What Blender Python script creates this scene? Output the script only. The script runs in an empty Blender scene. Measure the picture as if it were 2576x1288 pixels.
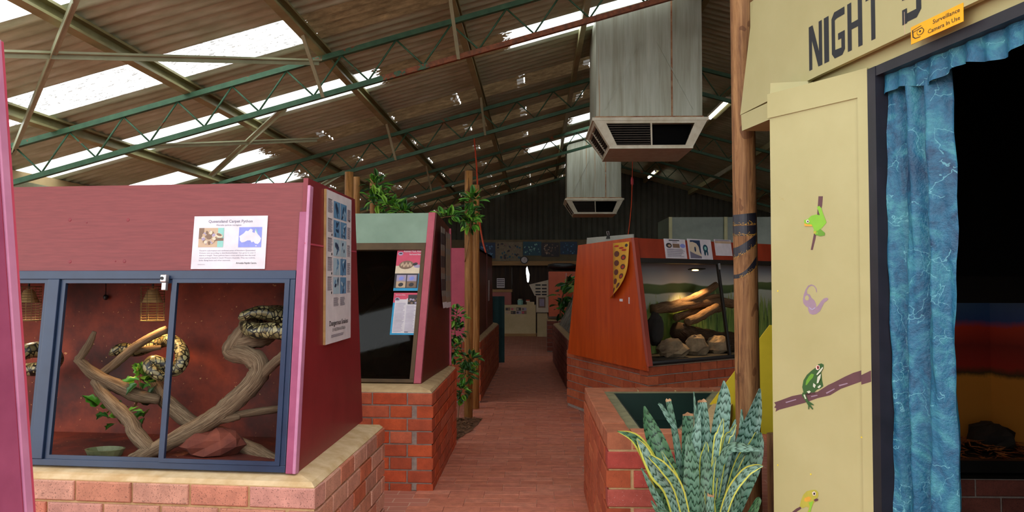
import bpy, bmesh, math, random
from mathutils import Vector, Matrix
SC = bpy.context.scene
COL = SC.collection
V3 = Vector

# ------------------------------------------------------------------ camera, world, exposure
H_CAM, F_PX = 1.39, 2000.0
PSI, PITCH = math.atan(62 / 2000), math.atan(66 / 2000)
cd = bpy.data.cameras.new('camera')
cam = bpy.data.objects.new('camera', cd)
COL.objects.link(cam)
cd.sensor_width = 36.0
cd.lens = F_PX / 2576 * 36.0
cd.clip_end = 200
cam.location = (0, 0, H_CAM)
cam.rotation_euler = (math.pi / 2 + PITCH, 0, PSI)
SC.camera = cam

world = bpy.data.worlds.new('sky')
SC.world = world
world.use_nodes = True
bg = world.node_tree.nodes['Background']
bg.inputs['Color'].default_value = (0.94, 0.97, 1.0, 1)
bg.inputs['Strength'].default_value = 3.3
SC.view_settings.view_transform = 'Standard'
SC.view_settings.look = 'None'
SC.view_settings.gamma = 1
SC.view_settings.use_curve_mapping = False
SC.view_settings.exposure = 0.12
SC.cycles.use_denoising = True
SC.cycles.max_bounces = 10
SC.cycles.diffuse_bounces = 5
SC.cycles.transparent_max_bounces = 12
SC.cycles.caustics_reflective = False
SC.cycles.caustics_refractive = False

# ------------------------------------------------------------------ measuring helpers
_fw = V3((-math.sin(PSI) * math.cos(PITCH), math.cos(PSI) * math.cos(PITCH), math.sin(PITCH)))
_rt = V3((math.cos(PSI), math.sin(PSI), 0))
_up = _rt.cross(_fw)
_cam = V3((0, 0, H_CAM))


def ray(x, y):
    return _fw + _rt * ((x - 1288) / F_PX) + _up * ((644 - y) / F_PX)


def at_depth(x, y, Y):
    d = ray(x, y)
    return _cam + d * (Y / d.y)


def at_height(x, y, z):
    d = ray(x, y)
    return _cam + d * ((z - H_CAM) / d.z)


class Frame:
    """A plane in the world: origin O, U to the reader's right, V up the face, N out of the face."""
    def __init__(s, O, U, lean=0.0):
        s.O = V3(O)
        s.U = V3((U[0], U[1], 0)).normalized()
        nin = V3((-s.U.y, s.U.x, 0))          # away from a reader who sees U running right
        s.V = (V3((0, 0, 1)) + nin * lean).normalized()
        s.N = s.U.cross(s.V)
        s.nin = nin

    def p(s, u, v, w=0.0):
        return s.O + s.U * u + s.V * v + s.N * w

    def hit(s, x, y, w=0.0):
        d = ray(x, y)
        q = s.O + s.N * w
        return _cam + d * ((q - _cam).dot(s.N) / d.dot(s.N))

    def uv(s, x, y, w=0.0):
        r = s.hit(x, y, w) - s.O
        return (r.dot(s.U), r.dot(s.V))


# ------------------------------------------------------------------ materials
def lin(c):
    def f(v):
        v /= 255.0
        return v / 12.92 if v <= 0.04045 else ((v + 0.055) / 1.055) ** 2.4
    return (f(c[0]), f(c[1]), f(c[2]), 1.0)


class NT:
    def __init__(s, name):
        s.m = bpy.data.materials.new(name)
        s.m.use_nodes = True
        s.t = s.m.node_tree
        s.b = s.t.nodes['Principled BSDF']
        s.out = s.t.nodes['Material Output']

    def n(s, typ, **kw):
        nd = s.t.nodes.new(typ)
        for k, v in kw.items():
            if k in nd.inputs.keys():
                nd.inputs[k].default_value = v
            else:
                setattr(nd, k, v)
        return nd

    def l(s, a, b):
        s.t.links.new(a, b)

    def math(s, op, a, b=None, c=None):
        nd = s.t.nodes.new('ShaderNodeMath')
        nd.operation = op
        for i, v in enumerate((a, b, c)):
            if v is None:
                continue
            if isinstance(v, (int, float)):
                nd.inputs[i].default_value = v
            else:
                s.l(v, nd.inputs[i])
        return nd.outputs[0]

    def ramp(s, fac, stops, mode='LINEAR'):
        nd = s.t.nodes.new('ShaderNodeValToRGB')
        cr = nd.color_ramp
        cr.interpolation = mode
        while len(cr.elements) < len(stops):
            cr.elements.new(0.5)
        for e, (p, c) in zip(cr.elements, stops):
            e.position = p
            e.color = lin(c)
        s.l(fac, nd.inputs[0])
        return nd.outputs[0]

    def noise(s, scale, detail=4, rough=0.55, vec=None, dist=0.0):
        nd = s.n('ShaderNodeTexNoise', Scale=scale, Detail=detail, Roughness=rough, Distortion=dist)
        if vec is not None:
            s.l(vec, nd.inputs['Vector'])
        return nd.outputs['Fac']

    def coord(s, kind='Object', scale=None):
        if kind == 'Position':
            o = s.n('ShaderNodeNewGeometry').outputs['Position']
        else:
            o = s.n('ShaderNodeTexCoord').outputs[kind]
        if scale:
            mp = s.n('ShaderNodeMapping')
            mp.inputs['Scale'].default_value = scale
            s.l(o, mp.inputs['Vector'])
            o = mp.outputs[0]
        return o

    def mix(s, fac, a, b, blend='MIX'):
        nd = s.t.nodes.new('ShaderNodeMix')
        nd.data_type = 'RGBA'
        nd.blend_type = blend
        for v, k in ((fac, 0), (a, 6), (b, 7)):
            if isinstance(v, (int, float)):
                nd.inputs[k].default_value = v
            elif isinstance(v, tuple):
                nd.inputs[k].default_value = lin(v) if len(v) == 3 else v
            else:
                s.l(v, nd.inputs[k])
        return nd.outputs[2]

    def bump(s, h, strength=0.3, dist=0.01):
        nd = s.n('ShaderNodeBump', Strength=strength, Distance=dist)
        s.l(h, nd.inputs['Height'])
        s.l(nd.outputs[0], s.b.inputs['Normal'])

    def fin(s, col=None, rough=0.6, metal=0.0, spec=0.5):
        if col is not None:
            if isinstance(col, tuple):
                s.b.inputs['Base Color'].default_value = lin(col)
            else:
                s.l(col, s.b.inputs['Base Color'])
        s.b.inputs['Roughness'].default_value = rough
        s.b.inputs['Metallic'].default_value = metal
        s.b.inputs['Specular IOR Level'].default_value = spec
        return s.m


M = {}


def simple(name, c, c2=None, scale=8, rough=0.6, metal=0.0, bump=0.0, stretch=None, spec=0.5, kind='Position', detail=4):
    """Two-tone noise-mottled surface."""
    t = NT(name)
    c2 = c2 or tuple(max(0, int(v * 0.86)) for v in c)
    vec = t.coord(kind, stretch)
    f = t.noise(scale, detail, 0.6, vec)
    col = t.ramp(f, [(0.32, c2), (0.68, c)])
    if bump:
        t.bump(f, bump, 0.004)
    M[name] = t.fin(col, rough, metal, spec)
    return M[name]


def glow(name, c, strength):
    t = NT(name)
    t.b.inputs['Base Color'].default_value = (0.8, 0.8, 0.8, 1)
    t.b.inputs['Emission Color'].default_value = lin(c)
    t.b.inputs['Emission Strength'].default_value = strength
    M[name] = t.m


def brick_mat(name, cols, speck=(60, 40, 36), sp=0.62, rough=0.75):
    t = NT(name)
    rnd = t.n('ShaderNodeObjectInfo').outputs['Random']
    n = len(cols)
    base = t.ramp(rnd, [(i / max(1, n - 1), c) for i, c in enumerate(cols)])
    pos = t.coord('Position')
    f = t.noise(14, 5, 0.65, pos)
    col = t.mix(0.55, base, t.ramp(f, [(0.3, (150, 140, 138)), (0.7, (255, 250, 246))]), 'MULTIPLY')
    s2 = t.noise(190, 2, 0.6, pos)
    k = t.math('GREATER_THAN', s2, sp)
    col = t.mix(t.math('MULTIPLY', k, 0.6), col, speck)
    t.bump(t.noise(110, 4, 0.6, pos), 0.35, 0.004)
    M[name] = t.fin(col, rough, 0, 0.3)


# bricks and mortar
brick_mat('brick_tan', [(206, 140, 112), (214, 160, 138), (222, 168, 146), (206, 116, 84), (216, 160, 146), (192, 140, 118)])
brick_mat('brick_orange', [(196, 92, 54), (214, 96, 52), (182, 84, 54), (204, 108, 76), (206, 80, 36)], sp=0.68)
brick_mat('brick_red', [(196, 96, 84), (184, 78, 66), (204, 112, 98), (178, 84, 70)], (226, 206, 198), 0.70)
brick_mat('brick_rust', [(190, 98, 60), (172, 82, 50), (200, 110, 70)], sp=0.68)
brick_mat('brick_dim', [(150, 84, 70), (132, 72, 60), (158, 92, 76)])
brick_mat('paver', [(216, 136, 108), (208, 128, 100), (220, 144, 118), (202, 122, 96), (214, 134, 110)], sp=0.74)
brick_mat('coping', [(190, 118, 84), (176, 104, 72), (196, 126, 92)], sp=0.7)
simple('mortar_sand', (206, 176, 128), (184, 152, 104), 40, 0.9, bump=0.4)
simple('mortar_grey', (164, 150, 138), (138, 124, 116), 40, 0.9, bump=0.4)
simple('cap_sand', (216, 190, 150), (190, 158, 112), 12, 0.9, bump=0.5)
simple('cap_buff', (200, 170, 126), (176, 144, 102), 12, 0.9, bump=0.5)


def floor_mat():
    t = NT('floor_paving')
    pos = t.coord('Position')
    br = t.n('ShaderNodeTexBrick', Scale=1.0)
    t.l(pos, br.inputs['Vector'])
    br.inputs['Color1'].default_value = lin((194, 126, 106))
    br.inputs['Color2'].default_value = lin((186, 116, 98))
    br.inputs['Mortar'].default_value = lin((206, 164, 140))
    br.inputs['Mortar Size'].default_value = 0.004
    br.inputs['Brick Width'].default_value = 0.229
    br.inputs['Row Height'].default_value = 0.092
    f = t.noise(3, 5, 0.6, pos)
    col = t.mix(0.4, br.outputs['Color'], t.ramp(f, [(0.3, (160, 150, 146)), (0.7, (255, 250, 248))]), 'MULTIPLY')
    M['floor_paving'] = t.fin(col, 0.75, 0, 0.3)


floor_mat()
# roof
def steel_mat():
    t = NT('roof_steel')
    pos = t.coord('Position', (2.0, 9.0, 2.0))
    f = t.noise(1.6, 6, 0.65, pos)
    col = t.ramp(f, [(0.25, (146, 156, 126)), (0.55, (180, 190, 162)), (0.8, (200, 210, 192))])
    M['roof_steel'] = t.fin(col, 0.45, 0.1, 0.4)


steel_mat()


def skylight_mat(name, a, b, slits, flecks=0.66):
    """Fibreglass sheet: clean where x < a or x > b (rough edges), elsewhere caked brown, with clean slits at the laps."""
    t = NT(name)
    pos = t.coord('Position')
    sep = t.n('ShaderNodeSeparateXYZ')
    t.l(pos, sep.inputs[0])
    x, y = sep.outputs[0], sep.outputs[1]
    nz = t.noise(26, 3, 0.7, t.coord('Position', (0.5, 2.2, 0.5)))
    xx = t.math('ADD', x, t.math('MULTIPLY', t.math('SUBTRACT', nz, 0.5), 0.5))
    c1 = t.math('LESS_THAN', xx, a)
    c2 = t.math('GREATER_THAN', xx, b)
    clean = t.math('MAXIMUM', c1, c2)
    if slits:
        u = t.math('FRACT', t.math('DIVIDE', t.math('ADD', x, 40 * 0.87 + 0.17), 0.87))
        near = t.math('LESS_THAN', u, 0.020)
        on = t.math('GREATER_THAN', t.noise(9, 2, 0.5, pos), 0.5)
        clean = t.math('MAXIMUM', clean, t.math('MULTIPLY', near, on))
        half = t.math('MULTIPLY', t.math('MULTIPLY', t.math('GREATER_THAN', u, 0.90), on), 0.05)
    else:
        half = None
    # flecks of leaf litter lying on the clean part
    fl = t.noise(34, 3, 0.7, t.coord('Position', (0.5, 2.0, 0.5)))
    fleck = t.math('GREATER_THAN', fl, flecks)
    clean = t.math('MULTIPLY', clean, t.math('SUBTRACT', 1.0, t.math('MULTIPLY', fleck, 0.8)))
    tr = t.n('ShaderNodeBsdfTransparent')
    tr.inputs[0].default_value = (0.93, 0.94, 0.92, 1)
    tl = t.n('ShaderNodeBsdfTranslucent')
    tl.inputs[0].default_value = (0.8, 0.8, 0.76, 1)
    mc = t.n('ShaderNodeMixShader')
    mc.inputs[0].default_value = 0.35
    t.l(tr.outputs[0], mc.inputs[1])
    t.l(tl.outputs[0], mc.inputs[2])
    # caked part
    nf = t.noise(5, 5, 0.7, t.coord('Position', (1.0, 3.0, 1.0)))
    dcol = t.ramp(nf, [(0.3, (90, 74, 50)), (0.65, (142, 120, 86)), (0.85, (196, 168, 112))])
    tld = t.n('ShaderNodeBsdfTranslucent')
    dfd = t.n('ShaderNodeBsdfDiffuse')
    t.l(dcol, tld.inputs[0])
    t.l(dcol, dfd.inputs[0])
    md = t.n('ShaderNodeMixShader')
    md.inputs[0].default_value = 0.93
    t.l(tld.outputs[0], md.inputs[1])
    t.l(dfd.outputs[0], md.inputs[2])
    ms = t.n('ShaderNodeMixShader')
    fac = clean if half is None else t.math('MAXIMUM', clean, half)
    t.l(fac, ms.inputs[0])
    t.l(md.outputs[0], ms.inputs[1])
    t.l(mc.outputs[0], ms.inputs[2])
    t.l(ms.outputs[0], t.out.inputs['Surface'])
    t.t.nodes.remove(t.b)
    M[name] = t.m


def rust_paint(name, paint, dark, rustx=None):
    t = NT(name)
    pos = t.coord('Position')
    f = t.noise(3.2, 6, 0.7, pos)
    base = t.ramp(t.noise(11, 3, 0.6, pos), [(0.3, dark), (0.7, paint)])
    rust = t.ramp(t.noise(24, 4, 0.6, pos), [(0.3, (92, 50, 26)), (0.7, (150, 84, 46))])
    if rustx is not None:
        sep = t.n('ShaderNodeSeparateXYZ')
        t.l(pos, sep.inputs[0])
        g = t.n('ShaderNodeMapRange')
        g.inputs['From Min'].default_value = rustx - 1.6
        g.inputs['From Max'].default_value = rustx + 0.6
        g.inputs['To Min'].default_value = -0.2
        g.inputs['To Max'].default_value = 0.45
        t.l(sep.outputs[0], g.inputs['Value'])
        f = t.math('ADD', f, g.outputs[0])
    k = t.math('GREATER_THAN', f, 0.62)
    M[name] = t.fin(t.mix(k, base, rust), 0.55, 0.0, 0.4)


rust_paint('green_paint', (66, 104, 76), (46, 84, 62))
rust_paint('green_rusty', (66, 104, 76), (46, 84, 62), -0.6)
simple('purlin_zinc', (172, 170, 124), (140, 136, 92), 3, 0.45, 0.1)
simple('brace_zinc', (172, 178, 146), (148, 152, 120), 4, 0.45, 0.1)


def duct_mat():
    t = NT('galvanised')
    pos = t.coord('Position', (7.0, 7.0, 0.45))
    f = t.noise(2.4, 6, 0.6, pos)
    base = t.ramp(f, [(0.25, (142, 140, 118)), (0.6, (176, 180, 164)), (0.85, (196, 196, 172))])
    r = t.noise(1.7, 4, 0.6, t.coord('Position', (9.0, 9.0, 0.15)))
    k = t.math('MULTIPLY', t.math('GREATER_THAN', r, 0.66), 0.5)
    M['galvanised'] = t.fin(t.mix(k, base, (168, 120, 62)), 0.5, 0.3, 0.4)


duct_mat()
simple('duct_cream', (226, 222, 200), (204, 196, 168), 10, 0.5)
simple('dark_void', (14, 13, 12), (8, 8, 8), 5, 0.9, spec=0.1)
simple('louvre_dark', (66, 56, 42), (44, 36, 28), 10, 0.6)
# enclosures
simple('maroon_paint', (132, 58, 58), (118, 50, 51), 9, 0.5, bump=0.12, stretch=(1, 1, 14), spec=0.4)
simple('maroon_side', (134, 34, 44), (118, 26, 36), 5, 0.4, spec=0.4)
simple('pink_trim', (160, 78, 112), (144, 66, 100), 12, 0.45)
simple('pink_panel', (186, 78, 104), (174, 66, 94), 6, 0.45)
simple('pink_pale', (196, 132, 164), (176, 112, 146), 9, 0.4)
simple('magenta_panel', (196, 76, 100), (178, 62, 88), 6, 0.5)
simple('blue_aluminium', (35, 54, 82), (28, 44, 70), 6, 0.35, 0.0)
simple('lock_metal', (206, 204, 204), (170, 168, 170), 20, 0.3, 0.7)
simple('black_plastic', (24, 22, 24), (14, 14, 16), 20, 0.5)
simple('sage_paint', (130, 154, 134), (118, 142, 122), 5, 0.5)
simple('bronze_frame', (92, 70, 42), (72, 54, 32), 8, 0.4, 0.3)
simple('varnish_orange', (200, 84, 30), (172, 64, 20), 2.2, 0.28, stretch=(6, 6, 0.8), spec=0.5)
simple('varnish_dark', (166, 62, 36), (140, 48, 26), 2.2, 0.35, stretch=(3, 3, 1), spec=0.4)
simple('orange_far', (216, 96, 48), (196, 80, 36), 3, 0.5)
simple('black_frame', (30, 26, 22), (20, 17, 15), 10, 0.4)


def interior_mat():
    t = NT('den_red')
    pos = t.coord('Position')
    f = t.noise(1.9, 6, 0.65, pos)
    col = t.ramp(f, [(0.30, (26, 11, 7)), (0.45, (84, 26, 14)), (0.58, (132, 50, 26)), (0.75, (76, 20, 14))])  # red-brown mottling; the darkest tones also paint in the den's brownish-black shadows
    sp = t.math('GREATER_THAN', t.noise(60, 2, 0.5, pos), 0.72)
    M['den_red'] = t.fin(t.mix(t.math('MULTIPLY', sp, 0.5), col, (224, 170, 110)), 0.7)


interior_mat()


def glass_mat(name, refl=1.0, tint=(0.96, 0.97, 0.96, 1), cut=0.0):
    t = NT(name)
    tr = t.n('ShaderNodeBsdfTransparent')
    tr.inputs[0].default_value = tint
    gl = t.n('ShaderNodeBsdfGlossy')
    gl.inputs['Roughness'].default_value = 0.03
    fr = t.n('ShaderNodeFresnel')
    fr.inputs['IOR'].default_value = 1.45
    ms = t.n('ShaderNodeMixShader')
    front = t.math('SUBTRACT', 1.0, t.n('ShaderNodeNewGeometry').outputs['Backfacing'])
    t.l(t.math('MULTIPLY', t.math('MULTIPLY', t.math('MAXIMUM', t.math('SUBTRACT', fr.outputs[0], cut), 0.0), refl), front), ms.inputs[0])
    t.l(tr.outputs[0], ms.inputs[1])
    t.l(gl.outputs[0], ms.inputs[2])
    t.l(ms.outputs[0], t.out.inputs['Surface'])
    t.t.nodes.remove(t.b)
    M[name] = t.m


glass_mat('glass', 0.2, (0.985, 0.99, 0.985, 1), 0.05)          # reflection cut in the shader: next to no mirror image seen head-on
glass_mat('glass_dark', 0.5, (0.5, 0.5, 0.47, 1))


def bark_mat(name, c1, c2, c3):
    t = NT(name)
    f = t.noise(7, 6, 0.7, t.coord('UV', (9.0, 1.6, 1.0)), 0.6)
    col = t.ramp(f, [(0.3, c1), (0.5, c2), (0.72, c3)])
    t.bump(f, 0.7, 0.012)
    M[name] = t.fin(col, 0.8, 0, 0.2)


bark_mat('driftwood', (52, 38, 28), (122, 100, 78), (176, 154, 126))
bark_mat('dark_wood', (26, 18, 13), (58, 42, 30), (92, 70, 50))
bark_mat('log_bark', (54, 40, 28), (110, 84, 60), (160, 128, 92))


def python_mat(name, pale, mid, scale):
    t = NT(name)
    pos = t.coord('UV', (3.0, 21.0, 1.0))
    vo = t.n('ShaderNodeTexVoronoi', Scale=scale)
    vo.feature = 'DISTANCE_TO_EDGE'
    t.l(pos, vo.inputs['Vector'])
    v2 = t.n('ShaderNodeTexVoronoi', Scale=scale)
    t.l(pos, v2.inputs['Vector'])
    cell = t.ramp(v2.outputs['Color'], [(0.2, mid), (0.55, pale), (0.9, mid)])
    k = t.math('LESS_THAN', vo.outputs['Distance'], 0.09)
    t.bump(t.noise(220, 1, 0.5, t.coord('Position')), 0.3, 0.002)
    M[name] = t.fin(t.mix(k, cell, (22, 20, 16)), 0.35, 0, 0.5)


python_mat('python_skin', (170, 160, 114), (88, 78, 46), 2.7)
simple('leaf_green', (92, 160, 44), (44, 104, 26), 9, 0.4)
simple('leaf_dark', (58, 110, 40), (26, 64, 24), 9, 0.4)
simple('leaf_lime', (150, 200, 66), (84, 150, 40), 9, 0.4)
simple('rock_red', (126, 62, 44), (84, 36, 28), 9, 0.85, bump=0.6)
simple('rock_tan', (150, 126, 96), (96, 80, 60), 10, 0.85, bump=0.6)
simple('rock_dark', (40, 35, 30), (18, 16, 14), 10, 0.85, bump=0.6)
simple('dish_green', (104, 110, 78), (78, 84, 56), 10, 0.4)
simple('wire_brass', (170, 150, 112), (140, 120, 84), 10, 0.35, 0.7)
simple('reflector', (232, 206, 150), (210, 180, 120), 10, 0.3, 0.4)
glow('bulb_warm', (255, 206, 130), 7)
glow('bulb_white', (255, 236, 226), 12)
glow('tube_white', (255, 246, 236), 7)
# prints and paints
for nm, c in dict(paper=(226, 220, 226), ink=(34, 32, 40), ink_soft=(120, 116, 136), print_blue=(96, 148, 192), print_deep=(36, 62, 96),
                  print_pale=(176, 204, 222), map_blue=(140, 150, 224), print_brown=(132, 104, 84), print_tan=(200, 172, 142), print_teal=(146, 206, 196),
                  alert_pink=(212, 76, 104), alert_blue=(36, 160, 210), print_cream=(226, 208, 180), print_dark=(52, 46, 50), print_lilac=(170, 158, 186),
                  sign_yellow=(250, 178, 8), frog_lime=(136, 196, 52), frog_lime2=(104, 160, 44), frog_dark=(52, 92, 40), frog_pale=(210, 214, 190),
                  frog_olive=(186, 178, 66), frog_orange=(226, 166, 58), worm_mauve=(160, 134, 150), branch_plum=(98, 62, 66), poster_gold=(224, 166, 44),
                  poster_red=(190, 44, 24), poster_brown=(96, 44, 34), clock_white=(210, 204, 204), teal_print=(30, 84, 104),
                  cream_print=(190, 176, 150), eye_cream=(238, 222, 206), gold_dot=(206, 156, 60)).items():
    simple(nm, c, tuple(int(v * 0.93) for v in c), 14, 0.55)


def mural(name, stops, streak, seed=(1, 1, 1), lo=0.0, hi=1.0):
    """A painted backdrop: bands by height with brush noise."""
    t = NT(name)
    gen = t.coord('Generated')
    sep = t.n('ShaderNodeSeparateXYZ')
    t.l(gen, sep.inputs[0])
    f = t.noise(4, 5, 0.7, t.coord('Position', streak))
    h = t.math('ADD', sep.outputs[2], t.math('MULTIPLY', t.math('SUBTRACT', f, 0.5), 0.07))
    M[name] = t.fin(t.ramp(h, stops), 0.6)
    return t


def reeds():
    t = NT('mural_reeds')
    gen = t.coord('Generated')
    sep = t.n('ShaderNodeSeparateXYZ')
    t.l(gen, sep.inputs[0])
    z = sep.outputs[2]
    blades = t.noise(5, 4, 0.6, t.coord('Position', (5.0, 5.0, 0.55)))
    low = t.noise(0.9, 3, 0.6, t.coord('Position'))
    h = t.math('ADD', z, t.math('MULTIPLY', t.math('SUBTRACT', low, 0.5), 0.16))
    back = t.ramp(h, [(0.34, (130, 136, 114)), (0.565, (172, 178, 160)), (0.575, (60, 84, 40)), (0.655, (92, 112, 62)), (0.665, (206, 206, 194)),
                      (0.78, (150, 156, 160)), (1.0, (92, 102, 116))])
    green = t.ramp(blades, [(0.3, (40, 66, 26)), (0.5, (104, 132, 54)), (0.7, (160, 164, 84))])
    tops = t.math('ADD', 0.10, t.math('MULTIPLY', blades, 0.72))
    k = t.math('LESS_THAN', z, tops)
    M['mural_reeds'] = t.fin(t.mix(k, back, green), 0.6)


reeds()
mural('mural_desert', [(0.0, (190, 120, 40)), (0.44, (196, 130, 46)), (0.47, (60, 50, 24)), (0.52, (150, 36, 22)), (0.66, (120, 30, 20)),
                       (0.78, (176, 52, 30)), (0.83, (40, 80, 150)), (1.0, (70, 120, 190))], (3, 3, 2))
# entrance wall
def cream_mat():
    t = NT('cream_board')
    pos = t.coord('Position')
    f = t.noise(2.2, 5, 0.6, pos)
    col = t.ramp(f, [(0.3, (172, 163, 112)), (0.7, (184, 176, 126))])
    st = t.math('GREATER_THAN', t.noise(6, 5, 0.75, pos), 0.72)
    M['cream_board'] = t.fin(t.mix(t.math('MULTIPLY', st, 0.35), col, (168, 148, 84)), 0.45, 0, 0.4)


cream_mat()
simple('yellow_board', (246, 220, 60), (228, 202, 44), 4, 0.45)
simple('black_paint', (36, 34, 44), (24, 24, 32), 12, 0.45)
simple('letter_black', (26, 28, 34), (18, 20, 26), 30, 0.5)


def curtain_mat():
    t = NT('blue_curtain')
    uv = t.coord('Position')
    f = t.noise(9, 5, 0.65, uv, 1.2)
    col = t.ramp(f, [(0.28, (10, 48, 82)), (0.5, (26, 96, 128)), (0.68, (62, 138, 150))])
    vo = t.n('ShaderNodeTexVoronoi', Scale=11)
    vo.feature = 'DISTANCE_TO_EDGE'
    wob = t.n('ShaderNodeVectorMath')
    nz = t.n('ShaderNodeTexNoise', Scale=14, Detail=3)
    t.l(uv, nz.inputs['Vector'])
    wob.operation = 'MULTIPLY_ADD'
    t.l(nz.outputs['Color'], wob.inputs[0])
    wob.inputs[1].default_value = (0.13, 0.13, 0.09)
    t.l(uv, wob.inputs[2])
    t.l(wob.outputs[0], vo.inputs['Vector'])
    k = t.math('MULTIPLY', t.math('LESS_THAN', vo.outputs['Distance'], 0.012), t.math('GREATER_THAN', t.noise(7, 2, 0.5, uv), 0.5))
    t.bump(t.noise(40, 4, 0.7, uv), 0.6, 0.01)
    M['blue_curtain'] = t.fin(t.mix(t.math('MULTIPLY', k, 0.5), col, (120, 190, 200)), 0.5, 0, 0.5)


curtain_mat()


def pole_mat(name, c1, c2, c3, knots=True):
    t = NT(name)
    pos = t.coord('Position', (14.0, 14.0, 1.1))
    f = t.noise(2.2, 7, 0.7, pos, 1.0)
    col = t.ramp(f, [(0.34, c1), (0.5, c2), (0.66, c3)])
    if knots:
        crack = t.math('GREATER_THAN', t.noise(2.2, 3, 0.5, t.coord('Position', (34, 34, 0.7))), 0.655)
        col = t.mix(t.math('MULTIPLY', crack, 0.7), col, (56, 30, 16))
        kn = t.math('GREATER_THAN', t.noise(11, 2, 0.4, t.coord('Position', (1, 1, 0.6))), 0.68)
        col = t.mix(t.math('MULTIPLY', kn, 0.6), col, (84, 46, 22))
    t.bump(f, 0.3, 0.004)
    M[name] = t.fin(col, 0.6, 0, 0.3)


pole_mat('pole_pine', (88, 56, 32), (138, 96, 58), (172, 128, 82))
pole_mat('post_pine', (112, 74, 34), (154, 106, 54), (176, 128, 72))
pole_mat('stump_wood', (84, 56, 34), (126, 90, 56), (156, 116, 74))
simple('water_green', (6, 40, 32), (4, 32, 26), 3, 0.12)
simple('pond_green', (8, 48, 36), (5, 36, 27), 4, 0.5)
simple('ledge_olive', (140, 134, 98), (110, 106, 76), 14, 0.8, bump=0.3)
simple('terracotta', (176, 98, 66), (150, 80, 54), 10, 0.7)
simple('soil', (70, 50, 34), (40, 28, 18), 40, 0.95, bump=0.6)
simple('mulch', (140, 96, 58), (78, 50, 30), 60, 0.9)
simple('litter', (190, 110, 50), (90, 46, 20), 60, 0.9)


def snake_leaf_mat(name, edge):
    t = NT(name)
    uv = t.coord('UV')
    sep = t.n('ShaderNodeSeparateXYZ')
    t.l(uv, sep.inputs[0])
    nz = t.noise(1.4, 2, 0.5, t.coord('UV', (3.6, 9.0, 1)))
    w = t.math('ADD', t.math('MULTIPLY', sep.outputs[1], 30.0), t.math('MULTIPLY', nz, 2.4))
    band = t.math('FRACT', w)
    col = t.ramp(band, [(0.0, (38, 76, 60)), (0.14, (26, 58, 46)), (0.26, (104, 142, 124)), (0.8, (138, 172, 160)), (1.0, (70, 110, 90))])
    rnd = t.n('ShaderNodeObjectInfo').outputs['Random']
    col = t.mix(t.math('MULTIPLY', rnd, 0.95), col, t.ramp(band, [(0.0, (20, 44, 26)), (0.16, (16, 40, 24)), (0.3, (52, 96, 58)), (1.0, (74, 120, 72))]))
    if edge:
        e = t.math('ABSOLUTE', t.math('SUBTRACT', sep.outputs[0], 0.5))
        k = t.math('GREATER_THAN', t.math('ADD', e, t.math('MULTIPLY', t.math('SUBTRACT', nz, 0.5), 0.06)), 0.35)
        col = t.mix(k, col, (196, 198, 84))
    M[name] = t.fin(col, 0.35, 0, 0.5)


snake_leaf_mat('sansevieria_plain', False)
snake_leaf_mat('sansevieria_edged', True)
simple('dry_tip', (196, 160, 120), (150, 104, 70), 30, 0.9)
# far end and shell
simple('wall_tan', (196, 170, 126), (176, 150, 106), 2, 0.8)
simple('gable_steel', (84, 84, 70), (66, 66, 54), 2, 0.6, 0.2)
simple('plank_dark', (74, 54, 36), (46, 34, 22), 2, 0.7, stretch=(8, 8, 0.6))
simple('fascia_timber', (178, 138, 84), (150, 112, 64), 3, 0.6, stretch=(0.6, 4, 6))
simple('fascia_dull', (122, 108, 78), (104, 90, 64), 3, .7)
simple('poster_olive', (138, 124, 92), (116, 102, 74), 12, .5)
simple('maroon_brown', (98, 36, 30), (84, 28, 24), 5, 0.4, spec=0.4)
simple('faded_tan', (150, 134, 112), (126, 110, 90), 9, .6)
simple('faded_grey', (140, 136, 128), (112, 108, 102), 9, .6)
simple('counter_cream', (206, 188, 142), (188, 170, 124), 3, 0.5)
simple('cream_rack', (226, 214, 190), (206, 194, 168), 5, 0.5)
simple('grey_slat', (140, 132, 118), (104, 96, 82), 6, 0.6, stretch=(4, 4, 0.7))
simple('grey_board', (170, 172, 160), (152, 154, 142), 4, 0.6)
simple('plastic_sheet', (110, 122, 104), (84, 96, 80), 3, 0.35)
simple('orange_cord', (206, 76, 40), (180, 60, 30), 10, 0.5)
simple('asphalt', (140, 130, 118), (120, 110, 100), 6, 0.9)
simple('green_light_tone', (150, 170, 70), (130, 150, 60), 6, 0.5)
simple('teal_cloth', (34, 74, 76), (24, 56, 60), 6, 0.8)

# ------------------------------------------------------------------ object helpers
def set_props(o, label=None, cat=None, group=None, kind=None):
    if label:
        o['label'] = label
    if cat:
        o['category'] = cat
    if group:
        o['group'] = group
    if kind:
        o['kind'] = kind
    return o


def thing(name, label, cat, loc=(0, 0, 0), group=None, kind=None):
    o = bpy.data.objects.new(name, None)
    o.empty_display_size = 0.1
    o.location = loc
    COL.objects.link(o)
    return set_props(o, label, cat, group, kind)


def adopt(o, parent):
    if parent is not None:
        o.parent = parent
        base = parent.matrix_basis.translation     # parents are moved, never turned
        o.matrix_parent_inverse = Matrix.Translation(-base)
    return o


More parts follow.
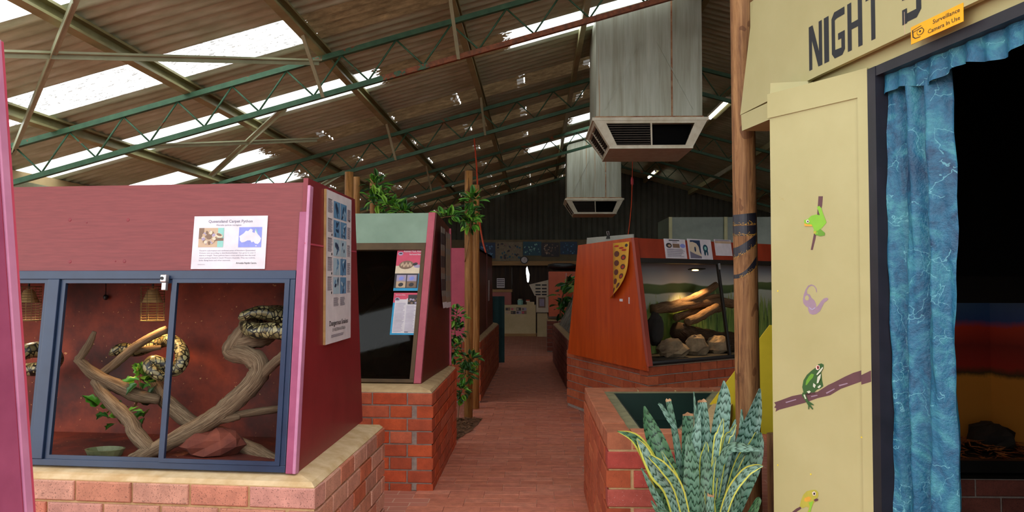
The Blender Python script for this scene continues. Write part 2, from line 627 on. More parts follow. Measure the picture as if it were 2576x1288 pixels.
class MB:
    """Collects geometry in world coordinates; build() links it as one mesh object."""
    def __init__(s):
        s.v, s.f, s.mi, s.uv = [], [], [], []

    def face(s, pts, mi=0, uvs=None):
        b = len(s.v)
        s.v.extend(V3(p) for p in pts)
        s.f.append(tuple(range(b, b + len(pts))))
        s.mi.append(mi)
        s.uv.append(uvs)

    def hexa(s, c, mi=0):
        """c: 8 corners, bottom ring 0-3 then top ring 4-7."""
        b = len(s.v)
        s.v.extend(V3(p) for p in c)
        for q in ((3, 2, 1, 0), (4, 5, 6, 7), (0, 1, 5, 4), (1, 2, 6, 5), (2, 3, 7, 6), (3, 0, 4, 7)):
            s.f.append(tuple(b + i for i in q))
            s.mi.append(mi)
            s.uv.append(None)
        return s

    def box(s, x0, x1, y0, y1, z0, z1, mi=0):
        return s.hexa([(x0, y0, z0), (x1, y0, z0), (x1, y1, z0), (x0, y1, z0), (x0, y0, z1), (x1, y0, z1), (x1, y1, z1), (x0, y1, z1)], mi)

    def fbox(s, fr, u0, u1, v0, v1, w0, w1, mi=0):
        P = fr.p
        return s.hexa([P(u0, v0, w0), P(u1, v0, w0), P(u1, v0, w1), P(u0, v0, w1), P(u0, v1, w0), P(u1, v1, w0), P(u1, v1, w1), P(u0, v1, w1)], mi)

    def prism(s, a, b, mi=0):
        """Two matching outlines a and b joined into a solid."""
        n = len(a)
        k = len(s.v)
        s.v.extend(V3(p) for p in a)
        s.v.extend(V3(p) for p in b)
        s.f.append(tuple(k + i for i in reversed(range(n))))
        s.f.append(tuple(k + n + i for i in range(n)))
        for i in range(n):
            j = (i + 1) % n
            s.f.append((k + i, k + j, k + n + j, k + n + i))
        s.mi.extend([mi] * (n + 2))
        s.uv.extend([None] * (n + 2))
        return s

    def vprism(s, poly, z0, z1, mi=0):
        return s.prism([(p[0], p[1], z0) for p in poly], [(p[0], p[1], z1) for p in poly], mi)

    def tube(s, pts, rad, seg=8, mi=0, cap=True, flat=1.0, jitter=0.0, rng=None):
        pts = [V3(p) for p in pts]
        if isinstance(rad, (int, float)):
            rad = [rad] * len(pts)
        n = len(pts)
        rings = []
        up = V3((0.13, 0.27, 0.95)).normalized()
        L = 0.0
        prev = None
        for i, p in enumerate(pts):
            d = (pts[min(i + 1, n - 1)] - pts[max(i - 1, 0)]).normalized()
            if abs(d.dot(up)) > 0.95 and prev is None:
                up = V3((1, 0.1, 0)).normalized()
            a = (up - d * up.dot(d))
            if a.length < 1e-4:
                a = V3((1, 0, 0)) - d * d.x
            a.normalize()
            up = a
            b = d.cross(a)
            if i:
                L += (p - pts[i - 1]).length
            ring = []
            for k in range(seg):
                t = 2 * math.pi * k / seg
                r = rad[i] * (1 + (rng.uniform(-jitter, jitter) if rng else 0))
                ring.append(len(s.v))
                s.v.append(p + a * math.cos(t) * r * flat + b * math.sin(t) * r)
            rings.append((ring, L))
            prev = d
        for (r0, l0), (r1, l1) in zip(rings, rings[1:]):
            for k in range(seg):
                j = (k + 1) % seg
                s.f.append((r0[k], r0[j], r1[j], r1[k]))
                s.mi.append(mi)
                s.uv.append([(k / seg, l0), ((k + 1) / seg, l0), ((k + 1) / seg, l1), (k / seg, l1)])
        if cap:
            for r, rev in ((rings[0][0], True), (rings[-1][0], False)):
                s.f.append(tuple(reversed(r)) if rev else tuple(r))
                s.mi.append(mi)
                s.uv.append(None)
        return s

    def cyl(s, a, b, r, seg=12, mi=0, r2=None):
        return s.tube([a, b], [r, r if r2 is None else r2], seg, mi)

    def blob(s, c, rx, ry, rz, seg=10, rings=6, rng=None, j=0.0, mi=0):
        """A lumpy closed ball."""
        c = V3(c)
        b = len(s.v)
        s.v.append(c + V3((0, 0, -rz)))
        for i in range(1, rings):
            ph = math.pi * i / rings
            for k in range(seg):
                t = 2 * math.pi * k / seg
                q = 1 + (rng.uniform(-j, j) if rng else 0)
                s.v.append(c + V3((rx * math.sin(ph) * math.cos(t) * q, ry * math.sin(ph) * math.sin(t) * q, -rz * math.cos(ph) * q)))
        s.v.append(c + V3((0, 0, rz)))
        top = len(s.v) - 1
        fs = []
        for k in range(seg):
            fs.append((b, b + 1 + (k + 1) % seg, b + 1 + k))
            fs.append((top, top - seg + k, top - seg + (k + 1) % seg))
        for i in range(rings - 2):
            for k in range(seg):
                o = b + 1 + i * seg
                fs.append((o + k, o + (k + 1) % seg, o + seg + (k + 1) % seg, o + seg + k))
        s.f.extend(fs)
        s.mi.extend([mi] * len(fs))
        s.uv.extend([None] * len(fs))
        return s

    def build(s, name, mats, parent=None, smooth=False, bevel=0.0, fix=True):
        me = bpy.data.meshes.new(name)
        org = V3((0, 0, 0))
        if parent is None and s.v:                 # a thing's origin sits under its middle
            org = V3(((min(p.x for p in s.v) + max(p.x for p in s.v)) / 2, (min(p.y for p in s.v) + max(p.y for p in s.v)) / 2, min(p.z for p in s.v)))
        me.from_pydata([tuple(p - org) for p in s.v], [], s.f)
        if any(u is not None for u in s.uv):
            lay = me.uv_layers.new(name='UVMap')
            for poly, u in zip(me.polygons, s.uv):
                if u is not None:
                    for li, c in zip(poly.loop_indices, u):
                        lay.data[li].uv = c
        if not isinstance(mats, (list, tuple)):
            mats = [mats]
        for m in mats:
            me.materials.append(M[m] if isinstance(m, str) else m)
        me.polygons.foreach_set('material_index', s.mi)
        if smooth:
            me.polygons.foreach_set('use_smooth', [True] * len(me.polygons))
        if fix:
            bm = bmesh.new()
            bm.from_mesh(me)
            bmesh.ops.recalc_face_normals(bm, faces=bm.faces)
            bm.to_mesh(me)
            bm.free()
        me.update()
        o = bpy.data.objects.new(name, me)
        o.location = org
        COL.objects.link(o)
        if bevel:
            md = o.modifiers.new('edge', 'BEVEL')
            md.width = bevel
            md.segments = 2
            md.limit_method = 'ANGLE'
        return adopt(o, parent)


def place(me, name, mat4, parent):
    o = bpy.data.objects.new(name, me)
    COL.objects.link(o)
    o.matrix_basis = mat4
    return adopt(o, parent)


def catmull(pts, n=6):
    """Smooth a list of tuples (any length) into a denser list."""
    out = []
    P = [pts[0]] + list(pts) + [pts[-1]]
    for i in range(1, len(P) - 2):
        a, b, c, d = P[i - 1], P[i], P[i + 1], P[i + 2]
        for k in range(n):
            t = k / n
            out.append(tuple(0.5 * (2 * b[j] + (c[j] - a[j]) * t + (2 * a[j] - 5 * b[j] + 4 * c[j] - d[j]) * t * t
                                    + (3 * b[j] - a[j] - 3 * c[j] + d[j]) * t ** 3) for j in range(len(b))))
    out.append(tuple(pts[-1]))
    return out


_text_cache = {}


def text_mesh(string, bold=0.0):
    k = (string, bold)
    if k not in _text_cache:
        cu = bpy.data.curves.new('lettering', 'FONT')
        cu.body = string
        cu.size = 1.0
        cu.offset = bold
        cu.resolution_u = 2
        ob = bpy.data.objects.new('lettering', cu)
        me = bpy.data.meshes.new_from_object(ob)
        _text_cache[k] = ([tuple(v.co) for v in me.vertices], [tuple(p.vertices) for p in me.polygons])
        bpy.data.objects.remove(ob)
        bpy.data.curves.remove(cu)
        bpy.data.meshes.remove(me)
    return _text_cache[k]


class Print:
    """Flat print on a face: polygons and words laid on a frame, a hair proud of each other."""
    def __init__(s, fr, w0=0.0):
        s.fr, s.mb, s.mats, s.w0 = fr, MB(), [], w0

    def mi(s, m):
        if m not in s.mats:
            s.mats.append(m)
        return s.mats.index(m)

    def poly(s, pts, m, layer=0):
        s.mb.face([s.fr.p(u, v, s.w0 + 0.0004 * layer) for u, v in pts], s.mi(m))

    def px(s, pts, m, layer=0):
        s.poly([s.fr.uv(x, y, s.w0) for x, y in pts], m, layer)

    def rect(s, u0, u1, v0, v1, m, layer=0):
        s.poly([(u0, v0), (u1, v0), (u1, v1), (u0, v1)], m, layer)

    def ell(s, u, v, ru, rv, m, layer=0, n=12, rot=0.0):
        pts = []
        for i in range(n):
            a, b = ru * math.cos(2 * math.pi * i / n), rv * math.sin(2 * math.pi * i / n)
            pts.append((u + a * math.cos(rot) - b * math.sin(rot), v + a * math.sin(rot) + b * math.cos(rot)))
        s.poly(pts, m, layer)

    def text(s, string, u0, v0, height, m, width=None, layer=1, bold=0.0, align='L', slope=0.0, shear=0.0):
        vs, fs = text_mesh(string, bold)
        if not vs:
            return
        x0, x1 = min(v[0] for v in vs), max(v[0] for v in vs)
        sy = height / 0.73
        sx = sy if width is None else width / max(1e-6, (x1 - x0))
        W = (x1 - x0) * sx
        off = {'L': 0, 'C': -W / 2, 'R': -W}[align]
        b = len(s.mb.v)
        for v in vs:
            du = off + (v[0] - x0) * sx
            s.mb.v.append(s.fr.p(u0 + du + shear * v[1] * sy, v0 + v[1] * sy + slope * du, s.w0 + 0.0004 * layer))
        k = s.mi(m)
        for f in fs:
            s.mb.f.append(tuple(b + i for i in f))
            s.mb.mi.append(k)
            s.mb.uv.append(None)

    def lines(s, u0, u1, v0, v1, n, m, layer=1, rng=None, fill=0.5):
        """Body text too small to read: thin rows."""
        dv = (v1 - v0) / n
        for i in range(n):
            e = u1 - (rng.random() * 0.25 * (u1 - u0) if rng else 0)
            vv = v1 - dv * (i + 0.5)
            s.rect(u0, e, vv - dv * fill / 2, vv + dv * fill / 2, m, layer)

    def build(s, name, parent):
        o = s.mb.build(name, s.mats, parent, fix=False)
        if name == 'print':
            o['kind'] = 'stuff'
        return o


# ------------------------------------------------------------------ brickwork
BL, BH, BD, GAP = 0.230, 0.076, 0.110, 0.010


def unit_brick(mat, L):
    b = MB()
    h = 0.004
    x, y, z = L / 2, BD / 2, BH / 2
    ring = lambda yy, ix: [(-x + ix, yy, -z + ix), (x - ix, yy, -z + ix), (x - ix, yy, z - ix), (-x + ix, yy, z - ix)]
    a, c, d = ring(-y, h), ring(-y + h, 0), ring(y, 0)
    for r0, r1 in ((a, c), (c, d)):
        for i in range(4):
            j = (i + 1) % 4
            b.face([r0[i], r0[j], r1[j], r1[i]])
    b.face(list(reversed(a)))
    b.face(d)
    me = bpy.data.meshes.new('brick')
    me.from_pydata([tuple(p) for p in b.v], [], b.f)
    bm = bmesh.new()
    bm.from_mesh(me)
    bmesh.ops.remove_doubles(bm, verts=bm.verts, dist=1e-5)
    bmesh.ops.recalc_face_normals(bm, faces=bm.faces)
    bm.to_mesh(me)
    bm.free()
    me.materials.append(M[mat])
    return me


_bricks = {}


def brick_mesh(mat, L):
    k = (mat, round(L, 3))
    if k not in _bricks:
        _bricks[k] = unit_brick(mat, k[1])
    return _bricks[k]


def brick_face(root, a, b, ztop, mat, corner_a=None, corner_b=None, rng=random, slot=GAP, lowest=0.0, flip=0):
    """Bricks of one wall face seen with a on the reader's left and b on the right.
    corner_a / corner_b = 0 or 1: which courses turn that corner on this face."""
    a, b = V3((a[0], a[1], 0)), V3((b[0], b[1], 0))
    d = (b - a)
    L = d.length
    d.normalize()
    nout = V3((d.y, -d.x, 0))
    rot = Matrix.Rotation(math.atan2(d.y, d.x), 4, 'Z')
    k = 0
    z = ztop - BH / 2
    while z - BH / 2 > lowest - 0.05:
        own_a = corner_a is None or (k + corner_a) % 2 == 0
        own_b = corner_b is None or (k + corner_b) % 2 == 0
        u0 = 0.0 if own_a else BD + GAP
        u1 = L if own_b else L - BD - slot
        u = u0
        first = True
        while u < u1 - 0.03:
            l = BL
            if first and corner_a is None and (k + flip) % 2:
                l = BD
            first = False
            l = min(l, u1 - u)
            if u1 - u - l < 0.045:
                l = u1 - u
            c = a + d * (u + l / 2) - nout * (BD / 2 - 0.006 + rng.uniform(-0.0015, 0.0015))
            place(brick_mesh(mat, l), 'brick', Matrix.Translation((c.x, c.y, z)) @ rot, root)
            u += l + GAP
        k += 1
        z -= BH + GAP


def plinth(label, foot, ztop, brick, mortar, cap, faces, loc, cap_h=0.035, name='brick_plinth', slot=GAP):
    """foot: outline (ccw seen from above); faces: list of (a, b, corner_a, corner_b)."""
    root = thing(name, label, 'brick plinth', loc)
    c = V3((sum(p[0] for p in foot) / len(foot), sum(p[1] for p in foot) / len(foot), 0))
    def inset(k):
        n = len(foot)
        out = []
        for i in range(n):
            p0, p1, p2 = V3((*foot[i - 1], 0)), V3((*foot[i], 0)), V3((*foot[(i + 1) % n], 0))
            e0, e1 = (p1 - p0).normalized(), (p2 - p1).normalized()
            n0, n1 = V3((-e0.y, e0.x, 0)), V3((-e1.y, e1.x, 0))
            m = (n0 + n1).normalized()
            out.append(p1 + m * (k / max(0.3, m.dot(n0))))
        return [(p.x, p.y) for p in out]
    MB().vprism(inset(0.005), 0, ztop + 0.004).build('mortar_core', mortar, root)
    a, b, d = inset(0.004), inset(0.02), inset(0.10)
    mb = MB()
    n = len(foot)
    mb.face([(p[0], p[1], ztop + 0.004) for p in a])
    rings = [[(p[0], p[1], z) for p in q] for q, z in ((a, ztop + 0.004), (b, ztop + cap_h * 0.55), (d, ztop + cap_h))]
    for r0, r1 in zip(rings, rings[1:]):
        for i in range(n):
            j = (i + 1) % n
            mb.face([r0[i], r0[j], r1[j], r1[i]])
    mb.face(rings[-1])
    mb.build('mortar_cap', cap, root)
    rng = random.Random(len(label))
    for fa in faces:
        brick_face(root, fa[0], fa[1], ztop, brick, fa[2], fa[3], rng, slot=slot)
    return root

# ================================================================== THE SHELL
ROOF_S, RIDGE_X, RIDGE_Z = 0.275, 1.73, 4.43            # line of the girders' top chords
ROOF_UP = 0.15                                          # sheeting lies this far above it
X_L, X_R, Y_BACK = -5.5, 8.9, 21.9


def chord_z(x):
    return RIDGE_Z - ROOF_S * abs(x - RIDGE_X)


fl = set_props(MB().box(X_L - .1, X_R + .1, -1.0, Y_BACK + .1, -0.08, -0.004).build('floor', 'floor_paving'), kind='structure')
set_props(MB().box(-30, 34, -24, 45, -0.16, -0.082).build('ground', 'asphalt'), kind='structure')

rng = random.Random(5)
# paving bricks laid on edge in paired courses, near ones singly
PL_, PW_ = 0.2255, 0.0905


def paver_solid(mb, x, y, l, w, h):
    e = 0.0018
    a = [(x, y), (x + l, y), (x + l, y + w), (x, y + w)]
    b = [(x + e, y + e), (x + l - e, y + e), (x + l - e, y + w - e), (x + e, y + w - e)]
    for i in range(4):
        j = (i + 1) % 4
        mb.face([(*a[i], -0.006), (*a[j], -0.006), (*a[j], h - e), (*a[i], h - e)])
        mb.face([(*a[i], h - e), (*a[j], h - e), (*b[j], h), (*b[i], h)])
    mb.face([(*p, h) for p in b])


def paver_mesh():
    mb = MB()
    paver_solid(mb, -PL_ / 2, -PW_ / 2, PL_, PW_, 0.0)
    me = bpy.data.meshes.new('paver')
    me.from_pydata([tuple(p) for p in mb.v], [], mb.f)
    me.materials.append(M['paver'])
    return me


pm = paver_mesh()
cnt = 0
far = MB()
row = 0
y = 4.60
while y < 15.0:
    off = [0.0, 0.1143][(row // 2) % 2]
    x = -0.80 + off - 0.114
    while x < 0.46:
        cx, cy = x + PL_ / 2, y + PW_ / 2
        inside = (cy < 7.2 and -0.74 < cx < 0.44) or (cy >= 7.2 and -0.60 < cx < 0.36)
        if inside:
            if cnt < 298:
                place(pm, 'paver', Matrix.Translation((cx, cy, 0.0 + rng.uniform(-0.0015, 0.0015))), fl)
                cnt += 1
            else:
                paver_solid(far, x, y, PL_, PW_, rng.uniform(-0.0015, 0.0015))
        x += PL_ + 0.0030
    row += 1
    y += PW_ + 0.0022
set_props(far.build('far_pavers', 'paver', fl, fix=False), kind='stuff')

# roof: corrugated sheets, every third one translucent on the left slope
ceil_ = thing('ceiling', None, None, (RIDGE_X, 10, RIDGE_Z), kind='structure')
SHEET, PITCH_C = 0.6227, 0.6227 / 4
prm = {0: (9, 9, False), 1: (-2.0, 9, False, .565), 2: (-1.72, -0.30, False, .80), 3: (-3.62, 9, True), 4: (-3.75, 9, True), 5: (-4.2, 0.62, True),
       6: (-4.2, -0.14, True), 7: (-4.4, 9, True), 8: (-4.4, 9, True)}
for k, v in prm.items():
    skylight_mat('skylight_%d' % k, *v)


def roof_sheet(y0, left, mat, name):
    mb = MB()
    amp = 0.015
    n = 4 * 8
    xa, xb = (RIDGE_X, X_L - 0.25) if left else (RIDGE_X, X_R + 0.25)
    rows = []
    for x in (xa, (xa + xb) / 2, xb):
        r = []
        for i in range(n + 1):
            yy = y0 + SHEET * i / n
            r.append((x, yy, chord_z(x) + ROOF_UP + amp * math.cos(2 * math.pi * i / 8)))
        rows.append(r)
    b = 0
    for r in rows:
        mb.v.extend(V3(p) for p in r)
    for q in range(2):
        for i in range(n):
            o = q * (n + 1)
            mb.f.append((o + i, o + i + 1, o + n + 2 + i, o + n + 1 + i))
            mb.mi.append(0)
            mb.uv.append(None)
    return mb.build(name, mat, ceil_, smooth=True)


Y_ROOF0 = 4.545 - 1.868 * 2
i = 0
yy = Y_ROOF0
while yy < Y_BACK + 0.1:
    sky = i % 3 == 0
    k = i // 3 - 2
    if sky and 0 <= k + 2:
        roof_sheet(yy, True, 'skylight_%d' % min(8, max(0, k)), 'skylight_sheet')
    else:
        roof_sheet(yy, True, 'roof_steel', 'roof_sheet')
    roof_sheet(yy, False, 'roof_steel', 'roof_sheet')
    yy += SHEET
    i += 1
MB().prism([(RIDGE_X - 0.25, Y_ROOF0, chord_z(RIDGE_X - .25) + ROOF_UP + .02), (RIDGE_X, Y_ROOF0, chord_z(RIDGE_X) + ROOF_UP + .02), (RIDGE_X + .25, Y_ROOF0, chord_z(RIDGE_X + .25) + ROOF_UP + .02), (RIDGE_X, Y_ROOF0, chord_z(RIDGE_X) + ROOF_UP + .05)],
           [(RIDGE_X - 0.25, yy, chord_z(RIDGE_X - .25) + ROOF_UP + .02), (RIDGE_X, yy, chord_z(RIDGE_X) + ROOF_UP + .02), (RIDGE_X + .25, yy, chord_z(RIDGE_X + .25) + ROOF_UP + .02), (RIDGE_X, yy, chord_z(RIDGE_X) + ROOF_UP + .05)]).build('ridge_cap', 'roof_steel', ceil_)

# side walls and the gable end
zl = chord_z(X_L) + ROOF_UP - 0.02
set_props(MB().box(X_L - 0.1, X_L, 8.0, Y_BACK, 0, zl).build('wall_left', 'wall_tan'), kind='structure')
set_props(MB().box(X_R, X_R + 0.1, 5.2, Y_BACK, 0, chord_z(X_R) + ROOF_UP - 0.02).build('wall_right', 'gable_steel'), kind='structure')
wb = thing('wall_back', None, None, (RIDGE_X, Y_BACK, 0), kind='structure')
mb = MB()
ribs = []
x = X_L
while x < X_R:
    for dx, dy in ((0, 0), (0.10, 0), (0.115, -0.018), (0.135, -0.018)):
        ribs.append((min(x + dx, X_R), Y_BACK + dy))
    x += 0.15
for p, q in zip(ribs, ribs[1:]):
    if q[0] > p[0]:
        mb.face([(p[0], p[1], 2.55), (q[0], q[1], 2.55), (q[0], q[1], chord_z(q[0]) + ROOF_UP), (p[0], p[1], chord_z(p[0]) + ROOF_UP)])
mb.build('gable_cladding', 'gable_steel', wb)
# dark boards below, two of them sprung apart so that a blade of daylight comes through
x = X_L
nb = 0
gap_x = at_depth(1326, 690, Y_BACK).x
while x < X_R:
    w = 0.16
    x2 = min(x + w, X_R)
    if x < gap_x < x2:
        x2 = gap_x
        nxt = gap_x
    else:
        nxt = x2
    if abs(x2 - gap_x) < 1e-6:
        z0, z1 = 1.40, 1.83
        MB().prism([(x, Y_BACK, 0), (x2 + 0.002, Y_BACK, 0), (x2 + 0.002, Y_BACK, z0), (x2 - 0.030, Y_BACK, 1.66), (x2 - 0.028, Y_BACK, z1 - .06), (x2 + .002, Y_BACK, z1), (x2 + .002, Y_BACK, 2.55), (x, Y_BACK, 2.55)],
                   [(x, Y_BACK + .03, 0), (x2 + 0.002, Y_BACK + .03, 0), (x2 + 0.002, Y_BACK + .03, z0), (x2 - 0.030, Y_BACK + .03, 1.66), (x2 - 0.028, Y_BACK + .03, z1 - .06), (x2 + .002, Y_BACK + .03, z1), (x2 + .002, Y_BACK + .03, 2.55), (x, Y_BACK + .03, 2.55)]).build('plank', 'plank_dark', wb)
    elif abs(x - gap_x) < 1e-6:
        def rp(yv):
            return [(x + .001, yv, 0), (x2, yv, 0), (x2, yv, 2.55), (x + .001, yv, 2.55), (x + .002, yv, 1.83), (x + .026, yv, 1.74), (x + .066, yv, 1.60), (x + .052, yv, 1.42), (x + .03, yv, 1.38), (x + .002, yv, 1.40)]
        MB().prism(rp(Y_BACK), rp(Y_BACK + .03)).build('plank', 'plank_dark', wb)
    else:
        MB().box(x, x2 - (0.004 if abs(x - gap_x) > .5 else -0.002), Y_BACK, Y_BACK + .03, 0, 2.55).build('plank', 'plank_dark', wb)
    nb += 1
    x = nxt
for xa, xb in ((X_L, gap_x - 0.3), (gap_x + .3, X_R)):
    MB().box(xa, xb, Y_BACK + .03, Y_BACK + .06, 0, 2.6).build('backing', 'plank_dark', wb)
MB().box(gap_x - .3, gap_x + .3, Y_BACK + .03, Y_BACK + .06, 1.9, 2.6).build('backing', 'plank_dark', wb)
MB().box(gap_x - .3, gap_x + .3, Y_BACK + .03, Y_BACK + .06, 0, 1.36).build('backing', 'plank_dark', wb)

# purlins: cold-formed channels along the building
ORD = ['first', 'second', 'third', 'fourth', 'fifth', 'sixth', 'seventh']
for side in (-1, 1):
    for k in range(6):
        x = RIDGE_X + side * (0.1 + 1.225 * k) if k == 0 else RIDGE_X + side * 1.225 * k
        z = chord_z(x) + 0.02
        mb = MB()
        prof = [(0, 0), (0.06, 0), (0.06, 0.02), (0.055, 0.02), (0.055, 0.006), (0.006, 0.006), (0.006, 0.104), (0.055, 0.104), (0.055, 0.09), (0.06, 0.09), (0.06, 0.11), (0, 0.11)]
        prof = [(x - side * 0.0 + (px_ - 0.03), z + pz + 0.0 - ROOF_S * side * (px_ - 0.03)) for px_, pz in prof]
        mb.prism([(a, 1.0, b) for a, b in prof], [(a, Y_BACK - .02, b) for a, b in prof])
        o = mb.build('purlin', 'purlin_zinc')
        set_props(o, 'long galvanised roof purlin, %s from the ridge on the %s roof slope' % (ORD[k], 'left' if side < 0 else 'right'), 'purlin', 'roof purlins')

# lattice girders following the roof pitch
TY = [7.1, 10.8, 14.5, 18.2]
lab = ['green lattice roof girder nearest the camera, with a rusty lower chord near the duct', 'second green lattice roof girder, between the two hanging ducts and the front one',
       'third green lattice roof girder from the front, in front of the far duct', 'farthest green lattice roof girder, in the dark before the gable']
GD = 0.34
for gi, gy in enumerate(TY):
    root = thing('roof_girder', lab[gi], 'roof girder', (RIDGE_X, gy, RIDGE_Z), 'lattice roof girders')
    mt = 'green_rusty' if gi == 0 else 'green_paint'
    for side in (-1, 1):
        xe = X_L + 0.02 if side < 0 else X_R - 0.02
        dz = 0.0
        for nm, drop, mat in (('top_chord', 0.0, 'green_paint'), ('bottom_chord', GD, mt)):
            a, b = V3((RIDGE_X, gy, RIDGE_Z - drop)), V3((xe, gy, chord_z(xe) - drop))
            h = 0.024
            mb = MB()
            mb.prism([a + V3((0, -h, -h)), a + V3((0, h, -h)), a + V3((0, h, h)), a + V3((0, -h, h))], [b + V3((0, -h, -h)), b + V3((0, h, -h)), b + V3((0, h, h)), b + V3((0, -h, h))])
            mb.build(nm, mat, root)
        n = int(abs(xe - RIDGE_X) / 0.25)
        for q in range(n):
            xa, xb = RIDGE_X + side * 0.25 * q, RIDGE_X + side * 0.25 * (q + 1)
            za = chord_z(xa) - (0.02 if q % 2 == 0 else GD - 0.02)
            zb = chord_z(xb) - (GD - 0.02 if q % 2 == 0 else 0.02)
            MB().cyl((xa, gy, za), (xb, gy, zb), 0.009, 5).build('web_bar', 'green_paint', root, smooth=True)

# wind braces and fly braces under the purlins
rp_, rn_ = V3((RIDGE_X, 0, RIDGE_Z + 0.0)), V3((-ROOF_S, 0, 1))


def on_roof(x, y, dz=0.0):
    d = ray(x, y)
    q = rp_ + V3((0, 0, dz))
    return _cam + d * ((q - _cam).dot(rn_) / d.dot(rn_))


for (a, b, w, lb) in (((192, -6), (30, 392), 0.045, 'flat steel wind brace crossing the roof bay at far left, steep one'),
                      ((-40, 128), (806, 152), 0.05, 'long flat steel wind brace running level across the first roof bay'),
                      ((530, 440), (716, 268), 0.05, 'pale flat steel brace rising from the maroon enclosure to the front girder'),
                      ((330, 366), (800, 348), 0.045, 'flat steel wind brace lying level behind the front girder'),
                      ((805, 466), (866, 430), 0.05, 'short pale steel brace beside the corner of the maroon enclosure')):
    A, B = on_roof(*a, -0.03), on_roof(*b, -0.03)
    d = (B - A).normalized()
    s = d.cross(V3((0, 0, 1))).normalized() * (w / 2)
    t = V3((0, 0, 0.008))
    mb = MB().hexa([A - s - t, B - s - t, B + s - t, A + s - t, A - s + t, B - s + t, B + s + t, A + s + t])
    mb.hexa([A - s - t * 5, B - s - t * 5, B - s * .75 - t * 5, A - s * .75 - t * 5, A - s, B - s, B - s * .75, A - s * .75])
    set_props(mb.build('wind_brace', 'brace_zinc'), lb, 'roof brace', 'roof braces')
for n_, (gy, k) in enumerate(((7.1, 3), (7.1, 2), (10.8, 3), (10.8, 2), (14.5, 3))):
    x = RIDGE_X - 1.225 * k
    A = V3((x, gy - 0.62, chord_z(x) + 0.03))
    B = V3((x + 0.02, gy - 0.03, chord_z(x) - GD - 0.02))
    s = V3((0.015, 0, 0))
    t = V3((0, 0.006, 0.004))
    mb = MB().hexa([A - s - t, A + s - t, A + s + t, A - s + t, B - s - t, B + s - t, B + s + t, B - s + t])
    set_props(mb.build('fly_brace', 'brace_zinc'), ['short grey fly brace left on the front girder, under the second skylight', 'short grey fly brace on the front girder near the top centre',
                                                   'short fly brace left on the second girder', 'short fly brace right on the second girder', 'short fly brace on the third girder'][n_], 'roof brace', 'fly braces')
# eave beam on the left
set_props(MB().box(X_L + 0.01, X_L + 0.10, 1.5, Y_BACK - .02, zl - 0.24, zl - 0.12).build('trim_1', 'brace_zinc'), kind='structure')

# ================================================================== MAROON PYTHON ENCLOSURE (left foreground)
C1 = Frame((-0.942, 3.112, 0.64), (0.9956, -0.0933), 0.115)
A1, B1 = V3((-0.842, 3.024, 0)), V3((-0.826, 4.30, 0))
Lf = A1 + V3((-0.9956, 0.0933, 0)) * 2.42
Lb = Lf + V3((0.01, 1.05, 0))
plinth('tan clay brick plinth with a thick sandy mortar cap under the maroon enclosure', [(Lf.x, Lf.y), (A1.x, A1.y), (B1.x, B1.y), (Lb.x, Lb.y)], 0.605, 'brick_tan', 'mortar_sand', 'cap_sand',
       [(Lf, A1, None, 0), (A1, B1, 1, None)], (-1.9, 3.6, 0))

enc = thing('reptile_enclosure', 'maroon double-sided python enclosure with blue aluminium windows, left foreground', 'enclosure', (-1.9, 3.6, 0.64), 'reptile enclosures')
Z0, Z1 = 0.64, 1.82
SX = -0.942


def trapezoid_side(x0, x1, yb0, yb1, yt0, yt1, z0, z1):
    q = [(yb0, z0), (yb1, z0), (yt1, z1), (yt0, z1)]
    return MB().prism([(x0, a, b) for a, b in q], [(x1, a, b) for a, b in q])


trapezoid_side(SX - 0.02, SX, 3.106, 4.300, 3.243, 4.085, Z0, Z1).build('side_panel', 'maroon_side', enc)
# seam where the side sheets join
MB().prism([(SX, 3.20, 1.545), (SX, 4.12, 1.545), (SX, 4.12, 1.552), (SX, 3.20, 1.552)], [(SX + .002, 3.20, 1.545), (SX + .002, 4.12, 1.545), (SX + .002, 4.12, 1.552), (SX + .002, 3.20, 1.552)]).build('joint_strip', 'magenta_panel', enc)
VT = 1.175
MB().fbox(C1, -0.040, -0.0005, 0.0, VT - 0.13, -0.03, 0.012).build('edge_trim', 'pink_trim', enc, bevel=0.003)
MB().fbox(C1, -0.010, 0.003, 0.0, VT - 0.02, -0.02, 0.016).build('corner_bead', 'pink_pale', enc, bevel=0.003)
ut, vt_ = C1.uv(600, 681)
MB().fbox(C1, -2.40, -0.030, vt_, VT - 0.005, -0.02, 0.0).build('front_board', 'maroon_paint', enc)
mb = MB()
for (px_, py_) in ((176, 553), (322, 553), (176, 658), (313, 657), (218, 560), (290, 657)):
    u, v = C1.uv(px_, py_)
    r = 0.008 if px_ not in (218, 290) else 0.004
    mb.prism([C1.p(u + r * math.cos(t * .785), v + r * math.sin(t * .785), 0.0) for t in range(8)], [C1.p(u + r * .8 * math.cos(t * .785), v + r * .8 * math.sin(t * .785), 0.0012) for t in range(8)])
set_props(mb.build('screw_plugs', 'maroon_side', enc), kind='stuff')

# window frame
def vv(y, x=500):
    return C1.uv(x, y)[1]


vb = 0.004
v_top = vt_
uR = C1.uv(729, 940)[0]


def bar(u0, u1, v0, v1, w0=-0.03, w1=0.012, name='frame_bar', mat='blue_aluminium'):
    return MB().fbox(C1, u0, u1, v0, v1, w0, w1).build(name, mat, enc, bevel=0.002)


uF = -0.042
bar(-2.40, uF, v_top - 0.036, v_top, name='frame_head')
bar(-2.40, uF, vb, vb + 0.026, name='frame_sill')
bar(uF - 0.022, uF, vb + 0.026, v_top - 0.036, name='frame_jamb')
